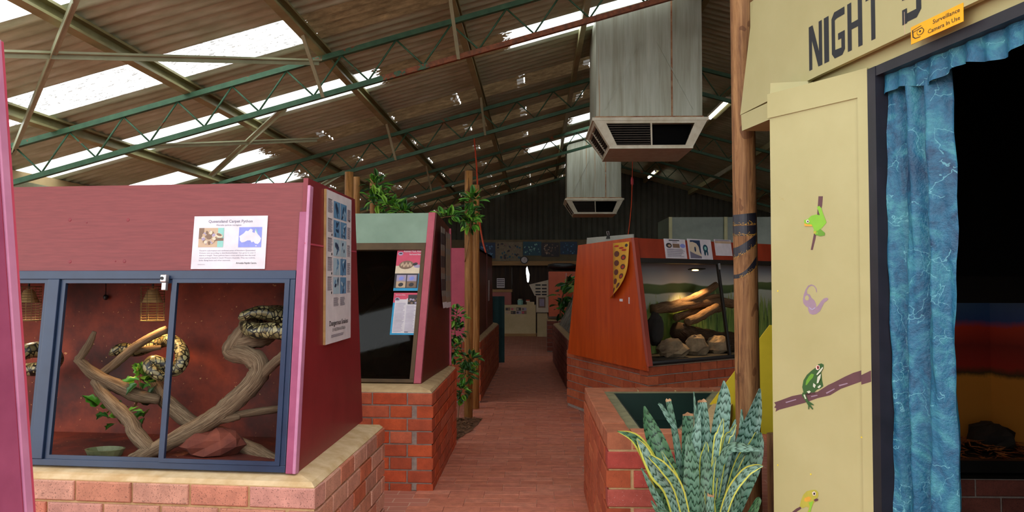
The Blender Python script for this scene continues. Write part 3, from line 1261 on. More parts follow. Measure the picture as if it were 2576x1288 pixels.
# sashes: left edges and widths along the sill
uM = C1.uv(425, 940)[0]             # meeting stiles
uL0, uL1 = C1.uv(104, 940)[0], C1.uv(136, 940)[0]
bar(uL0, uL1 - 0.006, vb + 0.026, v_top - 0.036, -0.03, 0.016, 'mullion')


def sash(ua, ub, w):
    r = thing_part = None
    mb = MB()
    t = 0.020
    v0, v1 = vb + 0.026, v_top - 0.036
    mb.fbox(C1, ua, ua + t, v0, v1, w - .01, w + .006)
    f = mb.build('sash', 'blue_aluminium', enc)
    for args in ((ub - t, ub, v0, v1), (ua + t, ub - t, v1 - t * .8, v1), (ua + t, ub - t, v0, v0 + t * .8)):
        MB().fbox(C1, *args, w - .01, w + .006).build('sash_rail', 'blue_aluminium', f)
    g = MB().fbox(C1, ua + t, ub - t, v0 + t * .8, v1 - t * .8, w - .004, w - .001).build('pane', 'glass', f)
    return f


sash(uL1 - 0.004, uM + 0.004, -0.002)
sash(uM - 0.006, uF - 0.022, 0.010)
sash(-2.36, uL0 - 0.002, -0.002)
u, v = C1.uv(423, 715)
lk = MB().fbox(C1, u - .009, u + .010, v - .028, v + .004, 0.016, 0.034).build('window_lock', 'lock_metal', enc, bevel=0.002)
MB().fbox(C1, u - .013, u + .013, v + .004, v + .036, 0.016, 0.042).build('lock_head', 'lock_metal', lk, bevel=0.004)
c = C1.p(u - .004, v + .020, 0.043)
MB().cyl(c - C1.N * .004, c + C1.N * .002, 0.007, 12).build('key_slot', 'black_plastic', lk)
# carcass: back, top, floor, left part
DEP = 0.60
nin = C1.nin


def cpt(u, d, z):
    p = C1.O + C1.U * u + nin * d
    return V3((min(p.x, SX - .021), p.y, z))       # never beyond the side panel


MB().hexa([cpt(-2.4, DEP, Z0), cpt(-.02, DEP, Z0), cpt(-.02, DEP + .015, Z0), cpt(-2.4, DEP + .015, Z0), cpt(-2.4, DEP, Z1 - .02), cpt(-.02, DEP, Z1 - .02), cpt(-.02, DEP + .015, Z1 - .02), cpt(-2.4, DEP + .015, Z1 - .02)]).build('back_wall', 'den_red', enc)
MB().hexa([cpt(-2.4, .04, Z0 - .02), cpt(-.022, .04, Z0 - .02), cpt(-.022, DEP, Z0 - .02), cpt(-2.4, DEP, Z0 - .02), cpt(-2.4, .04, Z0 + .02), cpt(-.022, .04, Z0 + .02), cpt(-.022, DEP, Z0 + .02), cpt(-2.4, DEP, Z0 + .02)]).build('den_floor', 'den_red', enc)
MB().hexa([cpt(-2.4, .15, Z1 - .04), cpt(-.022, .15, Z1 - .04), cpt(-.022, .98, Z1 - .04), cpt(-2.4, .98, Z1 - .04), cpt(-2.4, .14, Z1 - .02), cpt(-.022, .14, Z1 - .02), cpt(-.022, .98, Z1 - .02), cpt(-2.4, .98, Z1 - .02)]).build('top_board', 'maroon_side', enc)
MB().hexa([cpt(-.026, .05, Z0), cpt(-.020, .05, Z0), cpt(-.020, DEP, Z0), cpt(-.026, DEP, Z0), cpt(-.026, .16, Z1 - .04), cpt(-.020, .16, Z1 - .04), cpt(-.020, DEP, Z1 - .04), cpt(-.026, DEP, Z1 - .04)]).build('den_lining', 'den_red', enc)
MB().hexa([cpt(-2.42, .0, Z0), cpt(-2.40, .0, Z0), cpt(-2.40, 1.1, Z0), cpt(-2.42, 1.1, Z0), cpt(-2.42, .13, Z1), cpt(-2.40, .13, Z1), cpt(-2.40, .98, Z1), cpt(-2.42, .98, Z1)]).build('end_panel', 'maroon_side', enc)
MB().hexa([cpt(-2.4, 1.12, Z0), cpt(-.022, 1.12, Z0), cpt(-.022, 1.14, Z0), cpt(-2.4, 1.14, Z0), cpt(-2.4, .96, Z1 - .05), cpt(-.022, .96, Z1 - .05), cpt(-.022, .98, Z1 - .05), cpt(-2.4, .98, Z1 - .05)]).build('rear_board', 'maroon_side', enc)


def px_path(fr, pts, smooth=5):
    """(x, y, width in px, depth behind the face) -> world points and radii, smoothed."""
    out = []
    for x, y, w, dep in pts:
        p = fr.hit(x, y, -dep)
        D = (p - _cam).dot(_fw)
        out.append((p.x, p.y, p.z, w / 2 / F_PX * D))
    out = catmull(out, smooth)
    return [V3(o[:3]) for o in out], [max(0.002, o[3]) for o in out]


rb = random.Random(11)


def branch(fr, label, mat, limbs, name='driftwood_branch', group=None, jit=0.10):
    root = thing(name, label, 'branch', px_path(fr, limbs[0][:2])[0][0], group)
    for i, lb in enumerate(limbs):
        p, r = px_path(fr, lb)
        MB().tube(p, r, 9, jitter=jit, rng=rb).build('limb' if i else 'stem', mat, root, smooth=True)
    return root


branch(C1, 'big grey driftwood branch with a knotted crook behind the right window pane', 'driftwood',
       [[(318, 1172, 34, .10), (345, 1155, 40, .11), (430, 1110, 42, .14), (520, 1062, 48, .17), (600, 1000, 50, .2), (645, 950, 52, .22), (652, 918, 54, .23), (625, 896, 50, .24), (584, 886, 46, .25), (590, 862, 42, .25), (612, 830, 36, .26), (626, 800, 30, .28)],
        [(600, 862, 34, .25), (645, 856, 40, .27), (676, 850, 34, .3), (692, 848, 12, .32)],
        [(648, 952, 26, .22), (690, 914, 26, .2), (722, 888, 24, .18), (738, 876, 20, .16)],
        [(540, 1055, 30, .17), (580, 1050, 26, .19), (604, 1049, 14, .2)],
        [(585, 1046, 18, .2), (660, 1034, 20, .25), (715, 1028, 18, .3)],
        [(628, 842, 7, .22), (634, 828, 9, .2), (636, 822, 6, .19)]], group='python den branches')
branch(C1, 'thick grey branch falling to the lower right corner, behind the others', 'driftwood',
       [[(362, 924, 22, .36), (388, 965, 36, .36), (425, 1018, 40, .36), (488, 1068, 42, .34), (560, 1102, 40, .3), (628, 1128, 38, .25), (712, 1172, 34, .16)]], group='python den branches')
branch(C1, 'pale forked branch spreading across the left window pane', 'driftwood',
       [[(193, 902, 20, .2), (240, 944, 32, .22), (292, 970, 36, .24), (345, 994, 36, .27), (402, 1006, 22, .3)],
        [(238, 834, 10, .2), (226, 862, 18, .2), (206, 893, 20, .2), (194, 906, 18, .2)],
        [(240, 958, 26, .22), (262, 994, 30, .2), (296, 1028, 34, .18), (328, 1060, 36, .16), (344, 1092, 40, .14), (384, 1134, 34, .12)]], group='python den branches')
branch(C1, 'slim branch lit orange by the caged heat lamp', 'driftwood',
       [[(250, 944, 20, .26), (290, 914, 22, .28), (335, 876, 22, .3), (378, 848, 20, .32), (420, 828, 20, .34)],
        [(340, 884, 12, .32), (370, 878, 14, .35), (405, 874, 12, .38)]], group='python den branches')


def python(label, fr, pts, head=None):
    p, r = px_path(fr, pts, 8)
    o = MB().tube(p, r, 12).build('python', 'python_skin', None, smooth=True)
    set_props(o, label, 'snake', 'carpet pythons')
    if head:
        for sx in (-1, 1):
            c = p[0].lerp(p[4], .9)
            MB().blob(c + C1.U * 0.0 + V3((0, 0, r[4] * .7)) + C1.N * sx * r[4] * .7, .004, .004, .004, 8, 6).build('eye', 'black_plastic', o, smooth=True)
    return o


python('coiled carpet python draped over the top of the big branch at right', C1,
       [(601, 802, 8, .20), (612, 796, 24, .20), (632, 788, 26, .21), (660, 786, 36, .24), (700, 795, 42, .28), (735, 806, 44, .33), (735, 796, 42, .40), (690, 788, 42, .40), (640, 800, 42, .34), (622, 818, 42, .28),
        (640, 832, 40, .2), (690, 832, 42, .18), (730, 838, 42, .18), (745, 846, 36, .22), (722, 845, 22, .26), (690, 842, 12, .28)], True)
python('carpet python stretched behind the centre stile, lit by the heat lamp', C1,
       [(277, 893, 10, .36), (290, 884, 26, .36), (312, 878, 32, .37), (345, 882, 30, .38), (385, 868, 30, .4), (425, 856, 32, .4), (452, 874, 34, .38), (458, 905, 36, .35), (440, 930, 34, .33), (412, 918, 34, .3), (385, 910, 34, .27), (376, 924, 32, .25),
        (395, 942, 28, .25), (415, 950, 20, .27), (425, 948, 10, .29)], True)
python('carpet python coiled in the dark behind the leftmost pane', C1,
       [(40, 905, 10, .2), (55, 890, 36, .22), (85, 880, 40, .26), (120, 884, 40, .32), (140, 905, 38, .38), (110, 925, 36, .42), (60, 930, 30, .42), (40, 925, 14, .4)])

# leaves of the artificial ivy
def leaf_mesh(name, L, W, mat, fold=0.25, curl=0.3, lobes=False):
    mb = MB()
    if lobes:
        half = [(0, 0), (.30, .05), (.5, .28), (.30, .42), (.38, .62), (.16, .72), (0, 1.0)]
    else:
        half = [(0, 0), (.26, .16), (.46, .40), (.50, .58), (.36, .80), (.14, .94), (0, 1.0)]
    for sgn in (-1, 1):
        for (a, b), (c, d) in zip(half, half[1:]):
            q = [(0, b), (sgn * a, b), (sgn * c, d), (0, d)]
            pts = []
            for u, t in q:
                if (u, t) in pts:
                    continue
                pts.append((u, t))
            pts = list(dict.fromkeys(pts))
            if len(pts) < 3:
                continue
            mb.face([(u * W, t * L, abs(u) * W * fold - curl * L * t * t) for u, t in pts])
    me = bpy.data.meshes.new(name)
    me.from_pydata([tuple(p) for p in mb.v], [], mb.f)
    bm = bmesh.new()
    bm.from_mesh(me)
    bmesh.ops.remove_doubles(bm, verts=bm.verts, dist=1e-5)
    bm.to_mesh(me)
    bm.free()
    me.materials.append(M[mat])
    for p in me.polygons:
        p.use_smooth = True
    return me


def foliage(label, blobs, meshes, n, stems, rng, name='climbing_plant', scale=(0.8, 1.25), group=None, up=0.25, stem_r=0.005):
    """Leaves set about a few spots (centre, radii), each its own part; stems are tubes."""
    root = thing(name, label, 'plant', V3(blobs[0][0]), group)
    for st in stems:
        MB().tube([V3(p) for p in catmull([tuple(q) for q in st], 4)], stem_r, 5).build('stem', 'stump_wood', root, smooth=True)
    for i in range(n):
        c, r = blobs[i % len(blobs)]
        d = V3((rng.gauss(0, 1), rng.gauss(0, 1), rng.gauss(0, 1) + 0.3)).normalized()
        k = rng.uniform(.35, 1.0)
        p = V3(c) + V3((d.x * r[0] * k, d.y * r[1] * k, d.z * r[2] * k))
        ydir = (d + V3((0, 0, up)) + V3((rng.uniform(-.5, .5), rng.uniform(-.5, .5), rng.uniform(-.4, .4)))).normalized()
        zdir = V3((0, 0, 1)) + V3((rng.uniform(-.5, .5), rng.uniform(-.8, .1), rng.uniform(-.2, .2)))
        xdir = ydir.cross(zdir)
        if xdir.length < .1:
            xdir = V3((1, 0, 0))
        xdir.normalize()
        zdir = xdir.cross(ydir).normalized()
        s = rng.uniform(*scale)
        m4 = Matrix((xdir * s, ydir * s, zdir * s)).transposed().to_4x4()
        m4.translation = p
        place(rng.choice(meshes), 'leaf', m4, root)
    return root


ivy = [leaf_mesh('ivy_leaf', .055, .05, m, .3, .25, True) for m in ('leaf_green', 'leaf_dark', 'leaf_dark', 'leaf_lime')]
rl = random.Random(3)
bp = lambda x, y, d: C1.hit(x, y, -d)
foliage('artificial ivy sprig with glossy leaves hung among the branches, left pane', [(bp(350, 948, .3), (.04, .05, .05)), (bp(270, 1035, .3), (.07, .06, .06)), (bp(370, 1030, .3), (.06, .06, .05)), (bp(300, 1060, .25), (.06, .05, .05)), (bp(362, 960, .26), (.03, .04, .03))],
        ivy, 46, [[bp(345, 925, .3), bp(352, 985, .3), bp(330, 1030, .3), bp(270, 1050, .28)]], rl, 'ivy_sprig', (0.8, 1.5))
# rock and water dish
def rock(name, label, c, r, mat, seed, cat='rock', group=None, j=.16):
    rg = random.Random(seed)
    o = MB().blob(c, *r, 12, 8, rg, j).build(name, mat, None, smooth=False)
    return set_props(o, label, cat, group)


p = C1.hit(535, 1170, -.22)
rock('den_rock', 'low red-brown rock on the den floor below the right pane', (p.x, p.y, .70), (.13, .09, .075), 'rock_red', 2)
p = C1.hit(264, 1150, -.12)
mb = MB()
ring = lambda r, z: [(p.x + r * 1.25 * math.cos(t * math.pi / 9), p.y + r * .9 * math.sin(t * math.pi / 9), z) for t in range(18)]
R_ = [ring(.055, .662), ring(.066, .69), ring(.060, .69), ring(.045, .672)]
for r0, r1 in zip(R_, R_[1:]):
    for i in range(18):
        mb.face([r0[i], r0[(i + 1) % 18], r1[(i + 1) % 18], r1[i]])
mb.face(list(reversed(R_[0])))
mb.face(R_[-1])
set_props(mb.build('water_dish', 'dish_green', None, smooth=False), 'shallow olive-green water dish on the den floor, left pane', 'dish')

# caged heat lamps
def heat_lamp(label, c, bulb, power, colr):
    root = thing('heat_lamp', label, 'heat lamp', c, 'caged heat lamps')
    R, top, bot = .052, .08, -.075
    mb = MB()
    for k in range(14):
        z = c.z + bot + (top - bot) * k / 13
        pts = [V3((c.x + R * math.cos(t * math.pi / 10), c.y + R * math.sin(t * math.pi / 10), z)) for t in range(21)]
        mb.tube(pts, .0011 if 0 < k < 13 else .002, 4, cap=False)
    for t in range(8):
        a = t * math.pi / 4
        mb.tube([V3((c.x + R * math.cos(a), c.y + R * math.sin(a), c.z + bot)), V3((c.x + R * math.cos(a), c.y + R * math.sin(a), c.z + top))], .0014, 4)
    set_props(mb.build('wire_cage', 'wire_brass', root), kind='stuff')
    mb = MB()
    rs = [(.014, .07), (.024, .06), (.034, .035), (.044, .010), (.046, .006)]
    for (r0, z0), (r1, z1) in zip(rs, rs[1:]):
        for t in range(16):
            a, b = t * math.pi / 8, (t + 1) * math.pi / 8
            mb.face([V3((c.x + r0 * math.cos(a), c.y + r0 * math.sin(a), c.z + z0)), V3((c.x + r0 * math.cos(b), c.y + r0 * math.sin(b), c.z + z0)), V3((c.x + r1 * math.cos(b), c.y + r1 * math.sin(b), c.z + z1)), V3((c.x + r1 * math.cos(a), c.y + r1 * math.sin(a), c.z + z1))])
    mb.build('reflector', 'reflector', root, smooth=True, fix=False)
    MB().blob((c.x, c.y, c.z + .028), .016, .016, .022, 12, 8).build('bulb', bulb, root, smooth=True)
    MB().cyl((c.x, c.y, c.z + .07), (c.x, c.y, 1.785), .005, 6).build('cord', 'black_plastic', root)
    ld = bpy.data.lights.new('lamp_light', 'SPOT')
    ld.spot_size, ld.spot_blend = 1.9, .5
    ld.energy = power * 4.5
    ld.color = colr
    ld.shadow_soft_size = .03
    lo = bpy.data.objects.new('lamp_light', ld)
    lo.location = (c.x, c.y, c.z - .03)
    COL.objects.link(lo)
    adopt(lo, root)


heat_lamp('caged heat lamp with a cone reflector beside the centre stile, left pane', C1.hit(384, 765, -.30), 'bulb_warm', 1.7, (1.0, .58, .22))
heat_lamp('caged heat lamp with a bright white bulb at the far left pane', C1.hit(72, 765, -.30), 'bulb_white', 0.6, (1.0, .72, .5))
# probe hanging on the back wall
c = C1.hit(266, 748, -.5)
o = MB().blob(c, .012, .012, .014, 10, 6).cyl(c + V3((0, 0, .012)), (c.x, c.y, 1.78), .002, 5).build('hanging_probe', 'black_plastic', None, smooth=True)
set_props(o, 'small dark bulb-shaped probe hanging on a wire behind the left pane', 'probe')

# sign on the maroon board
cor = [(494, 544), (678, 543), (673, 677), (488, 678)]
(u0, v1), (u1, _), (_, v0) = C1.uv(491, 545), C1.uv(675, 544), C1.uv(580, 677)
sg = thing('info_sign', 'white printed sign titled Queensland Carpet Python, propped above the blue window frame', 'sign', C1.p((u0 + u1) / 2, v0, .02))
MB().fbox(C1, u0, u1, v0, v1, 0.001, 0.005).build('sign_card', 'paper', sg)
P = Print(C1, 0.0054)
W, H = u1 - u0, v1 - v0
um = (u0 + u1) / 2
P.text('Queensland Carpet Python', um, v1 - .125 * H, .055 * H, 'ink_soft', .60 * W, 1, .012, 'C')
P.text('Morelia spilota variegata', um - .02 * W, v1 - .185 * H, .030 * H, 'ink_soft', .34 * W, 1, 0, 'C', 0, .2)
body = ['Found in sub-tropical and rainforest areas of Northern Queensland.', 'Colours vary according to distribution/habitat. Can grow to over 2', 'metres in length. These pythons have a more solid body than the local',
        'carpet pythons found in South Western Australia. They eat rodents,', 'birds, flying foxes and other mammals.']
for i, ln in enumerate(body):
    P.text(ln, u0 + .105 * W, v1 - (.665 + .046 * i) * H, .026 * H, 'ink_soft', (.76 if i < 4 else .43) * W)
P.text('Armadale Reptile Centre.', u0 + .89 * W, v1 - .905 * H, .034 * H, 'ink', .28 * W, 1, .01, 'R')
P.rect(u0 + .09 * W, u0 + .19 * W, v1 - .917 * H, v1 - .912 * H, 'ink_soft', 1)
a0, a1, b0, b1 = u0 + .08 * W, u0 + .42 * W, v1 - .59 * H, v1 - .225 * H     # photo of a coiled python
P.rect(a0, a1, b0, b1, 'print_tan', 1)
P.rect(a0 + .26 * W, a1, b0, b1, 'print_teal', 2)
P.rect(a0, a0 + .07 * W, b0 + .16 * H, b1, 'print_brown', 2)
P.rect(a0 + .2 * W, a1, b0 + .12 * H, b0 + .17 * H, 'print_brown', 3)
ph = random.Random(8)
for i in range(26):
    t = i / 26 * 6.3
    P.ell(a0 + .14 * W + .075 * W * math.cos(t), b0 + .18 * H + .10 * H * math.sin(t), .026 * W, .030 * H, ['print_brown', 'print_cream', 'print_lilac', 'print_tan'][i % 4], 4 + i % 3, 8, t)
P.ell(a0 + .14 * W, b0 + .20 * H, .04 * W, .05 * H, 'print_brown', 7, 9)
P.ell(a0 + .28 * W, b0 + .22 * H, .055 * W, .045 * H, 'print_cream', 7, 9, -.3)
P.ell(a0 + .28 * W, b0 + .235 * H, .04 * W, .024 * H, 'print_brown', 8, 9, -.3)
a0, a1, b0, b1 = u0 + .625 * W, u0 + .935 * W, v1 - .595 * H, v1 - .215 * H     # map
P.rect(a0, a1, b0, b1, 'map_blue', 1)
aus = [(.02, .55), (.12, .62), (.22, .70), (.30, .82), (.40, .80), (.50, .92), (.60, .86), (.58, .76), (.68, .70), (.72, .92), (.76, .80), (.80, .68), (.90, .56), (.98, .44), (.95, .28), (.86, .16), (.74, .18), (.66, .28),
       (.58, .24), (.52, .34), (.40, .34), (.26, .26), (.14, .24), (.06, .34), (.06, .44)]
P.poly([(a0 + x * (a1 - a0), b0 + y * (b1 - b0)) for x, y in aus], 'paper', 2)
P.ell(a0 + .78 * (a1 - a0), b0 + .07 * (b1 - b0), .012 * W, .010 * H, 'paper', 2, 6)
P.poly([(a0 + x * (a1 - a0), b0 + y * (b1 - b0)) for x, y in [(.71, .86), (.735, .93), (.80, .76), (.83, .66), (.79, .70)]], 'print_teal', 3)
P.build('print', sg)

# long poster on the side panel
SF = Frame((SX, 3.106, 0), (0, 1), 0.0)
(u0, v1), (u1, _), (_, v0) = SF.uv(812, 476), SF.uv(881, 500), SF.uv(812, 868)
u0, v0 = SF.uv(812, 868)[0], SF.uv(812, 868)[1]
u1 = SF.uv(877, 700)[0]
v1 = SF.uv(812, 474)[1]
po = thing('tall_poster', 'tall white mounted poster titled Dangerous Snakes on the maroon side panel', 'poster', SF.p((u0 + u1) / 2, v0, .01))
MB().fbox(SF, u0, u1, v0, v1, 0.002, 0.012).build('poster_board', 'paper', po)
MB().fbox(SF, u0 - .003, u0, v0, v1, 0.001, 0.012).build('board_edge', 'fascia_timber', po)
P = Print(SF, 0.0124)
W, H = u1 - u0, v1 - v0
for r in range(5):
    for c_ in range(2):
        a = u0 + (.26 + .27 * c_) * W
        b = v1 - (.115 + .127 * r) * H
        m = 'print_pale' if (r, c_) in ((2, 1), (3, 0), (4, 0), (2, 0)) else 'print_blue'
        P.rect(a, a + .25 * W, b - .055 * H, b + .058 * H, m, 1)
        for q in range(6):
            P.ell(a + W * ph.uniform(.06, .19), b + H * ph.uniform(-.04, .04), W * ph.uniform(.02, .06), H * ph.uniform(.006, .014), ph.choice(['print_deep', 'print_deep', 'print_pale', 'print_blue']), 2 + q, 7, ph.uniform(0, 3))
    b = v1 - (.115 + .127 * r) * H
    P.lines(u0 + .05 * W, u0 + .22 * W, b - .03 * H, b + .055 * H, 12, 'ink_soft', 1, ph)
    P.lines(u0 + .82 * W, u0 + .96 * W, b - .05 * H, b + .035 * H, 12, 'ink_soft', 1, ph)
    P.rect(u0 + .05 * W, u0 + .2 * W, b + .056 * H, b + .060 * H, 'ink', 1)
    P.ell(u0 + (.90 if r == 0 else .2) * W, b - .045 * H, .02 * W, .010 * H, 'ink', 1, 6)
P.lines(u0 + .28 * W, u0 + .48 * W, v1 - .76 * H, v1 - .70 * H, 9, 'ink_soft', 1, ph)
P.lines(u0 + .54 * W, u0 + .74 * W, v1 - .76 * H, v1 - .70 * H, 9, 'ink_soft', 1, ph)
P.text('Dangerous Snakes', u0 + .5 * W, v1 - .885 * H, .034 * H, 'ink', .74 * W, 1, .02, 'C')
P.text('OF WESTERN AUSTRALIA', u0 + .5 * W, v1 - .925 * H, .022 * H, 'ink', .52 * W, 1, 0, 'C')
P.lines(u0 + .2 * W, u0 + .8 * W, v1 - .965 * H, v1 - .945 * H, 3, 'ink_soft', 1, ph)
P.build('print', po)

# ================================================================== NEAREST ENCLOSURE (pink edge at the left border)
n0 = thing('reptile_enclosure', 'pink side of an enclosure cut off by the left border, nearest the camera', 'enclosure', (-1.6, .9, .64), 'reptile enclosures')
NX = -0.955


def edge_y(z):
    """Far edge of the pink side at height z: it leans toward the camera going up."""
    return 1.50 - (z - 0.953) * 0.137


q = [(0.35, .64), (edge_y(.64), .64), (edge_y(1.82), 1.82), (0.46, 1.82)]
MB().prism([(NX - .02, a, b) for a, b in q], [(NX, a, b) for a, b in q]).build('side_panel', 'pink_panel', n0)
for nm, o0, o1, hx, mt in (('edge_trim', -.034, -.012, .006, 'pink_pale'), ('edge_bead', -.012, 0.0, .002, 'magenta_panel'), ('cover_strip', -.105, -.038, .003, 'pink_trim')):  # edge_trim: highlight of the rounded edge put into its paler pink
    MB().prism([(NX, edge_y(.64) + o0, .64), (NX, edge_y(.64) + o1, .64), (NX, edge_y(1.82) + o1, 1.82), (NX, edge_y(1.82) + o0, 1.82)],
               [(NX + hx, edge_y(.64) + o0, .64), (NX + hx, edge_y(.64) + o1, .64), (NX + hx, edge_y(1.82) + o1, 1.82), (NX + hx, edge_y(1.82) + o0, 1.82)]).build(nm, mt, n0, bevel=.002)
MB().prism([(-2.4, a, b) for a, b in q], [(NX - .021, a, b) for a, b in q]).build('carcass', 'pink_panel', n0)
plinth('tan brick plinth of the nearest pink enclosure, below the frame at left', [(-2.5, .30), (-.86, .30), (-.86, 1.63), (-2.5, 1.63)], 0.605, 'brick_tan', 'mortar_sand', 'cap_sand', [((-.86, .30), (-.86, 1.63), None, None)], (-1.6, .9, 0))

# ================================================================== SAGE ENCLOSURE (second on the left)
A2, B2 = (-0.698, 5.328), (-0.698, 6.90)
plinth('orange-red brick plinth with grey joints under the sage green enclosure', [(-2.3, 5.43), A2, B2, (-2.3, 7.0)], 0.645, 'brick_orange', 'mortar_grey', 'cap_buff', [((-2.3, 5.43), A2, None, 0), (A2, B2, 1, None)], (-1.5, 6.1, 0), slot=.030)
C2 = Frame((-0.812, 5.56, 0.68), (0.998, -0.067), 0.406)
e2 = thing('reptile_enclosure', 'enclosure with sage green head board and dark bronze-framed window, second on the left', 'enclosure', (-1.5, 6.1, .68), 'reptile enclosures')
sp = [V3((-.808, 5.56, .68)), V3((-.750, 6.88, .68)), V3((-.762, 6.95, 1.86)), V3((-.765, 6.06, 1.925))]
MB().prism([p_ + V3((-.02, 0, 0)) for p_ in sp], sp).build('side_panel', 'maroon_brown', e2)
MB().prism([sp[1] + V3((-.01, -.02, 0)), sp[1] + V3((.012, -.02, 0)), sp[1] + V3((.012, .01, 0)), sp[1] + V3((-.01, .01, 0))],
           [sp[2] + V3((-.01, -.02, 0)), sp[2] + V3((.012, -.02, 0)), sp[2] + V3((.012, .01, 0)), sp[2] + V3((-.01, .01, 0))]).build('rear_edge_trim', 'magenta_panel', e2)
VT2 = 1.34
simple('rose_trim', (184, 82, 98), (168, 70, 86), 9, .45)
MB().fbox(C2, -.048, .004, 0, VT2, -.02, .012).build('edge_trim', 'rose_trim', e2, bevel=.003)
v_h = C2.uv(1000, 612)[1]
MB().fbox(C2, -1.6, -.046, v_h, VT2, -.02, .0).build('head_board', 'sage_paint', e2)
v_g = C2.uv(1000, 630)[1]
bronze = [(-1.6, -.048, v_g, v_h - .002), (-1.6, -.048, .004, .030), (-.078, -.048, .03, v_g), (-1.6, -1.57, .03, v_g)]
for b_ in bronze:
    MB().fbox(C2, *b_, -.03, .014).build('frame_bar', 'bronze_frame', e2, bevel=.002)
MB().fbox(C2, -1.57, -.078, .03, v_g, -.012, -.008).build('pane', 'glass_dark', e2)


def c2(u, d, z):
    p_ = C2.O + C2.U * u + C2.nin * d
    return V3((min(p_.x, -.80), p_.y, z))


MB().hexa([c2(-1.6, .62, .68), c2(0, .62, .68), c2(0, .64, .68), c2(-1.6, .64, .68), c2(-1.6, 1.0, 1.88), c2(-.0, 1.0, 1.88), c2(0, 1.02, 1.88), c2(-1.6, 1.02, 1.88)]).build('back_wall', 'rock_dark', e2)
MB().hexa([c2(-1.6, .5, 1.86), c2(0, .5, 1.86), c2(0, 1.34, 1.82), c2(-1.6, 1.34, 1.82), c2(-1.6, .5, 1.89), c2(0, .5, 1.89), c2(0, 1.34, 1.85), c2(-1.6, 1.34, 1.85)]).build('top_board', 'maroon_side', e2)
MB().hexa([c2(-1.6, .03, .66), c2(0, .03, .66), c2(0, 1.3, .66), c2(-1.6, 1.3, .66), c2(-1.6, .03, .70), c2(0, .03, .70), c2(0, 1.3, .70), c2(-1.6, 1.3, .70)]).build('den_floor', 'rock_dark', e2)
MB().hexa([c2(-1.6, .01, .68), c2(-1.58, .01, .68), c2(-1.58, 1.3, .68), c2(-1.6, 1.3, .68), c2(-1.6, .5, 1.87), c2(-1.58, .5, 1.87), c2(-1.58, 1.3, 1.85), c2(-1.6, 1.3, 1.85)]).build('end_panel', 'maroon_side', e2)
MB().hexa([c2(-1.6, 1.30, .68), c2(0.02, 1.30, .68), c2(.02, 1.32, .68), c2(-1.6, 1.32, .68), c2(-1.6, 1.32, 1.84), c2(.02, 1.32, 1.84), c2(.02, 1.34, 1.84), c2(-1.6, 1.34, 1.84)]).build('rear_board', 'maroon_side', e2)
for i, (x_, y_, r_) in enumerate(((930, 930, (.13, .10, .12)), (985, 925, (.14, .12, .18)), (1035, 940, (.09, .09, .10)))):
    p_ = C2.hit(x_, y_, -.25)
    rock('den_rock', ['dark rock at the left behind the bronze-framed window', 'larger dark boulder in the middle behind the bronze-framed window', 'small dark rock at the right behind the bronze-framed window'][i],
         (p_.x, p_.y, .70 + r_[2] * .8), r_, 'rock_dark', 20 + i)
branch(C2, 'dim branch slanting up behind the bronze-framed window', 'dark_wood', [[(905, 790, 14, .3), (950, 745, 16, .32), (1000, 690, 14, .34), (1040, 655, 10, .36)], [(950, 745, 9, .32), (925, 690, 8, .3)]])

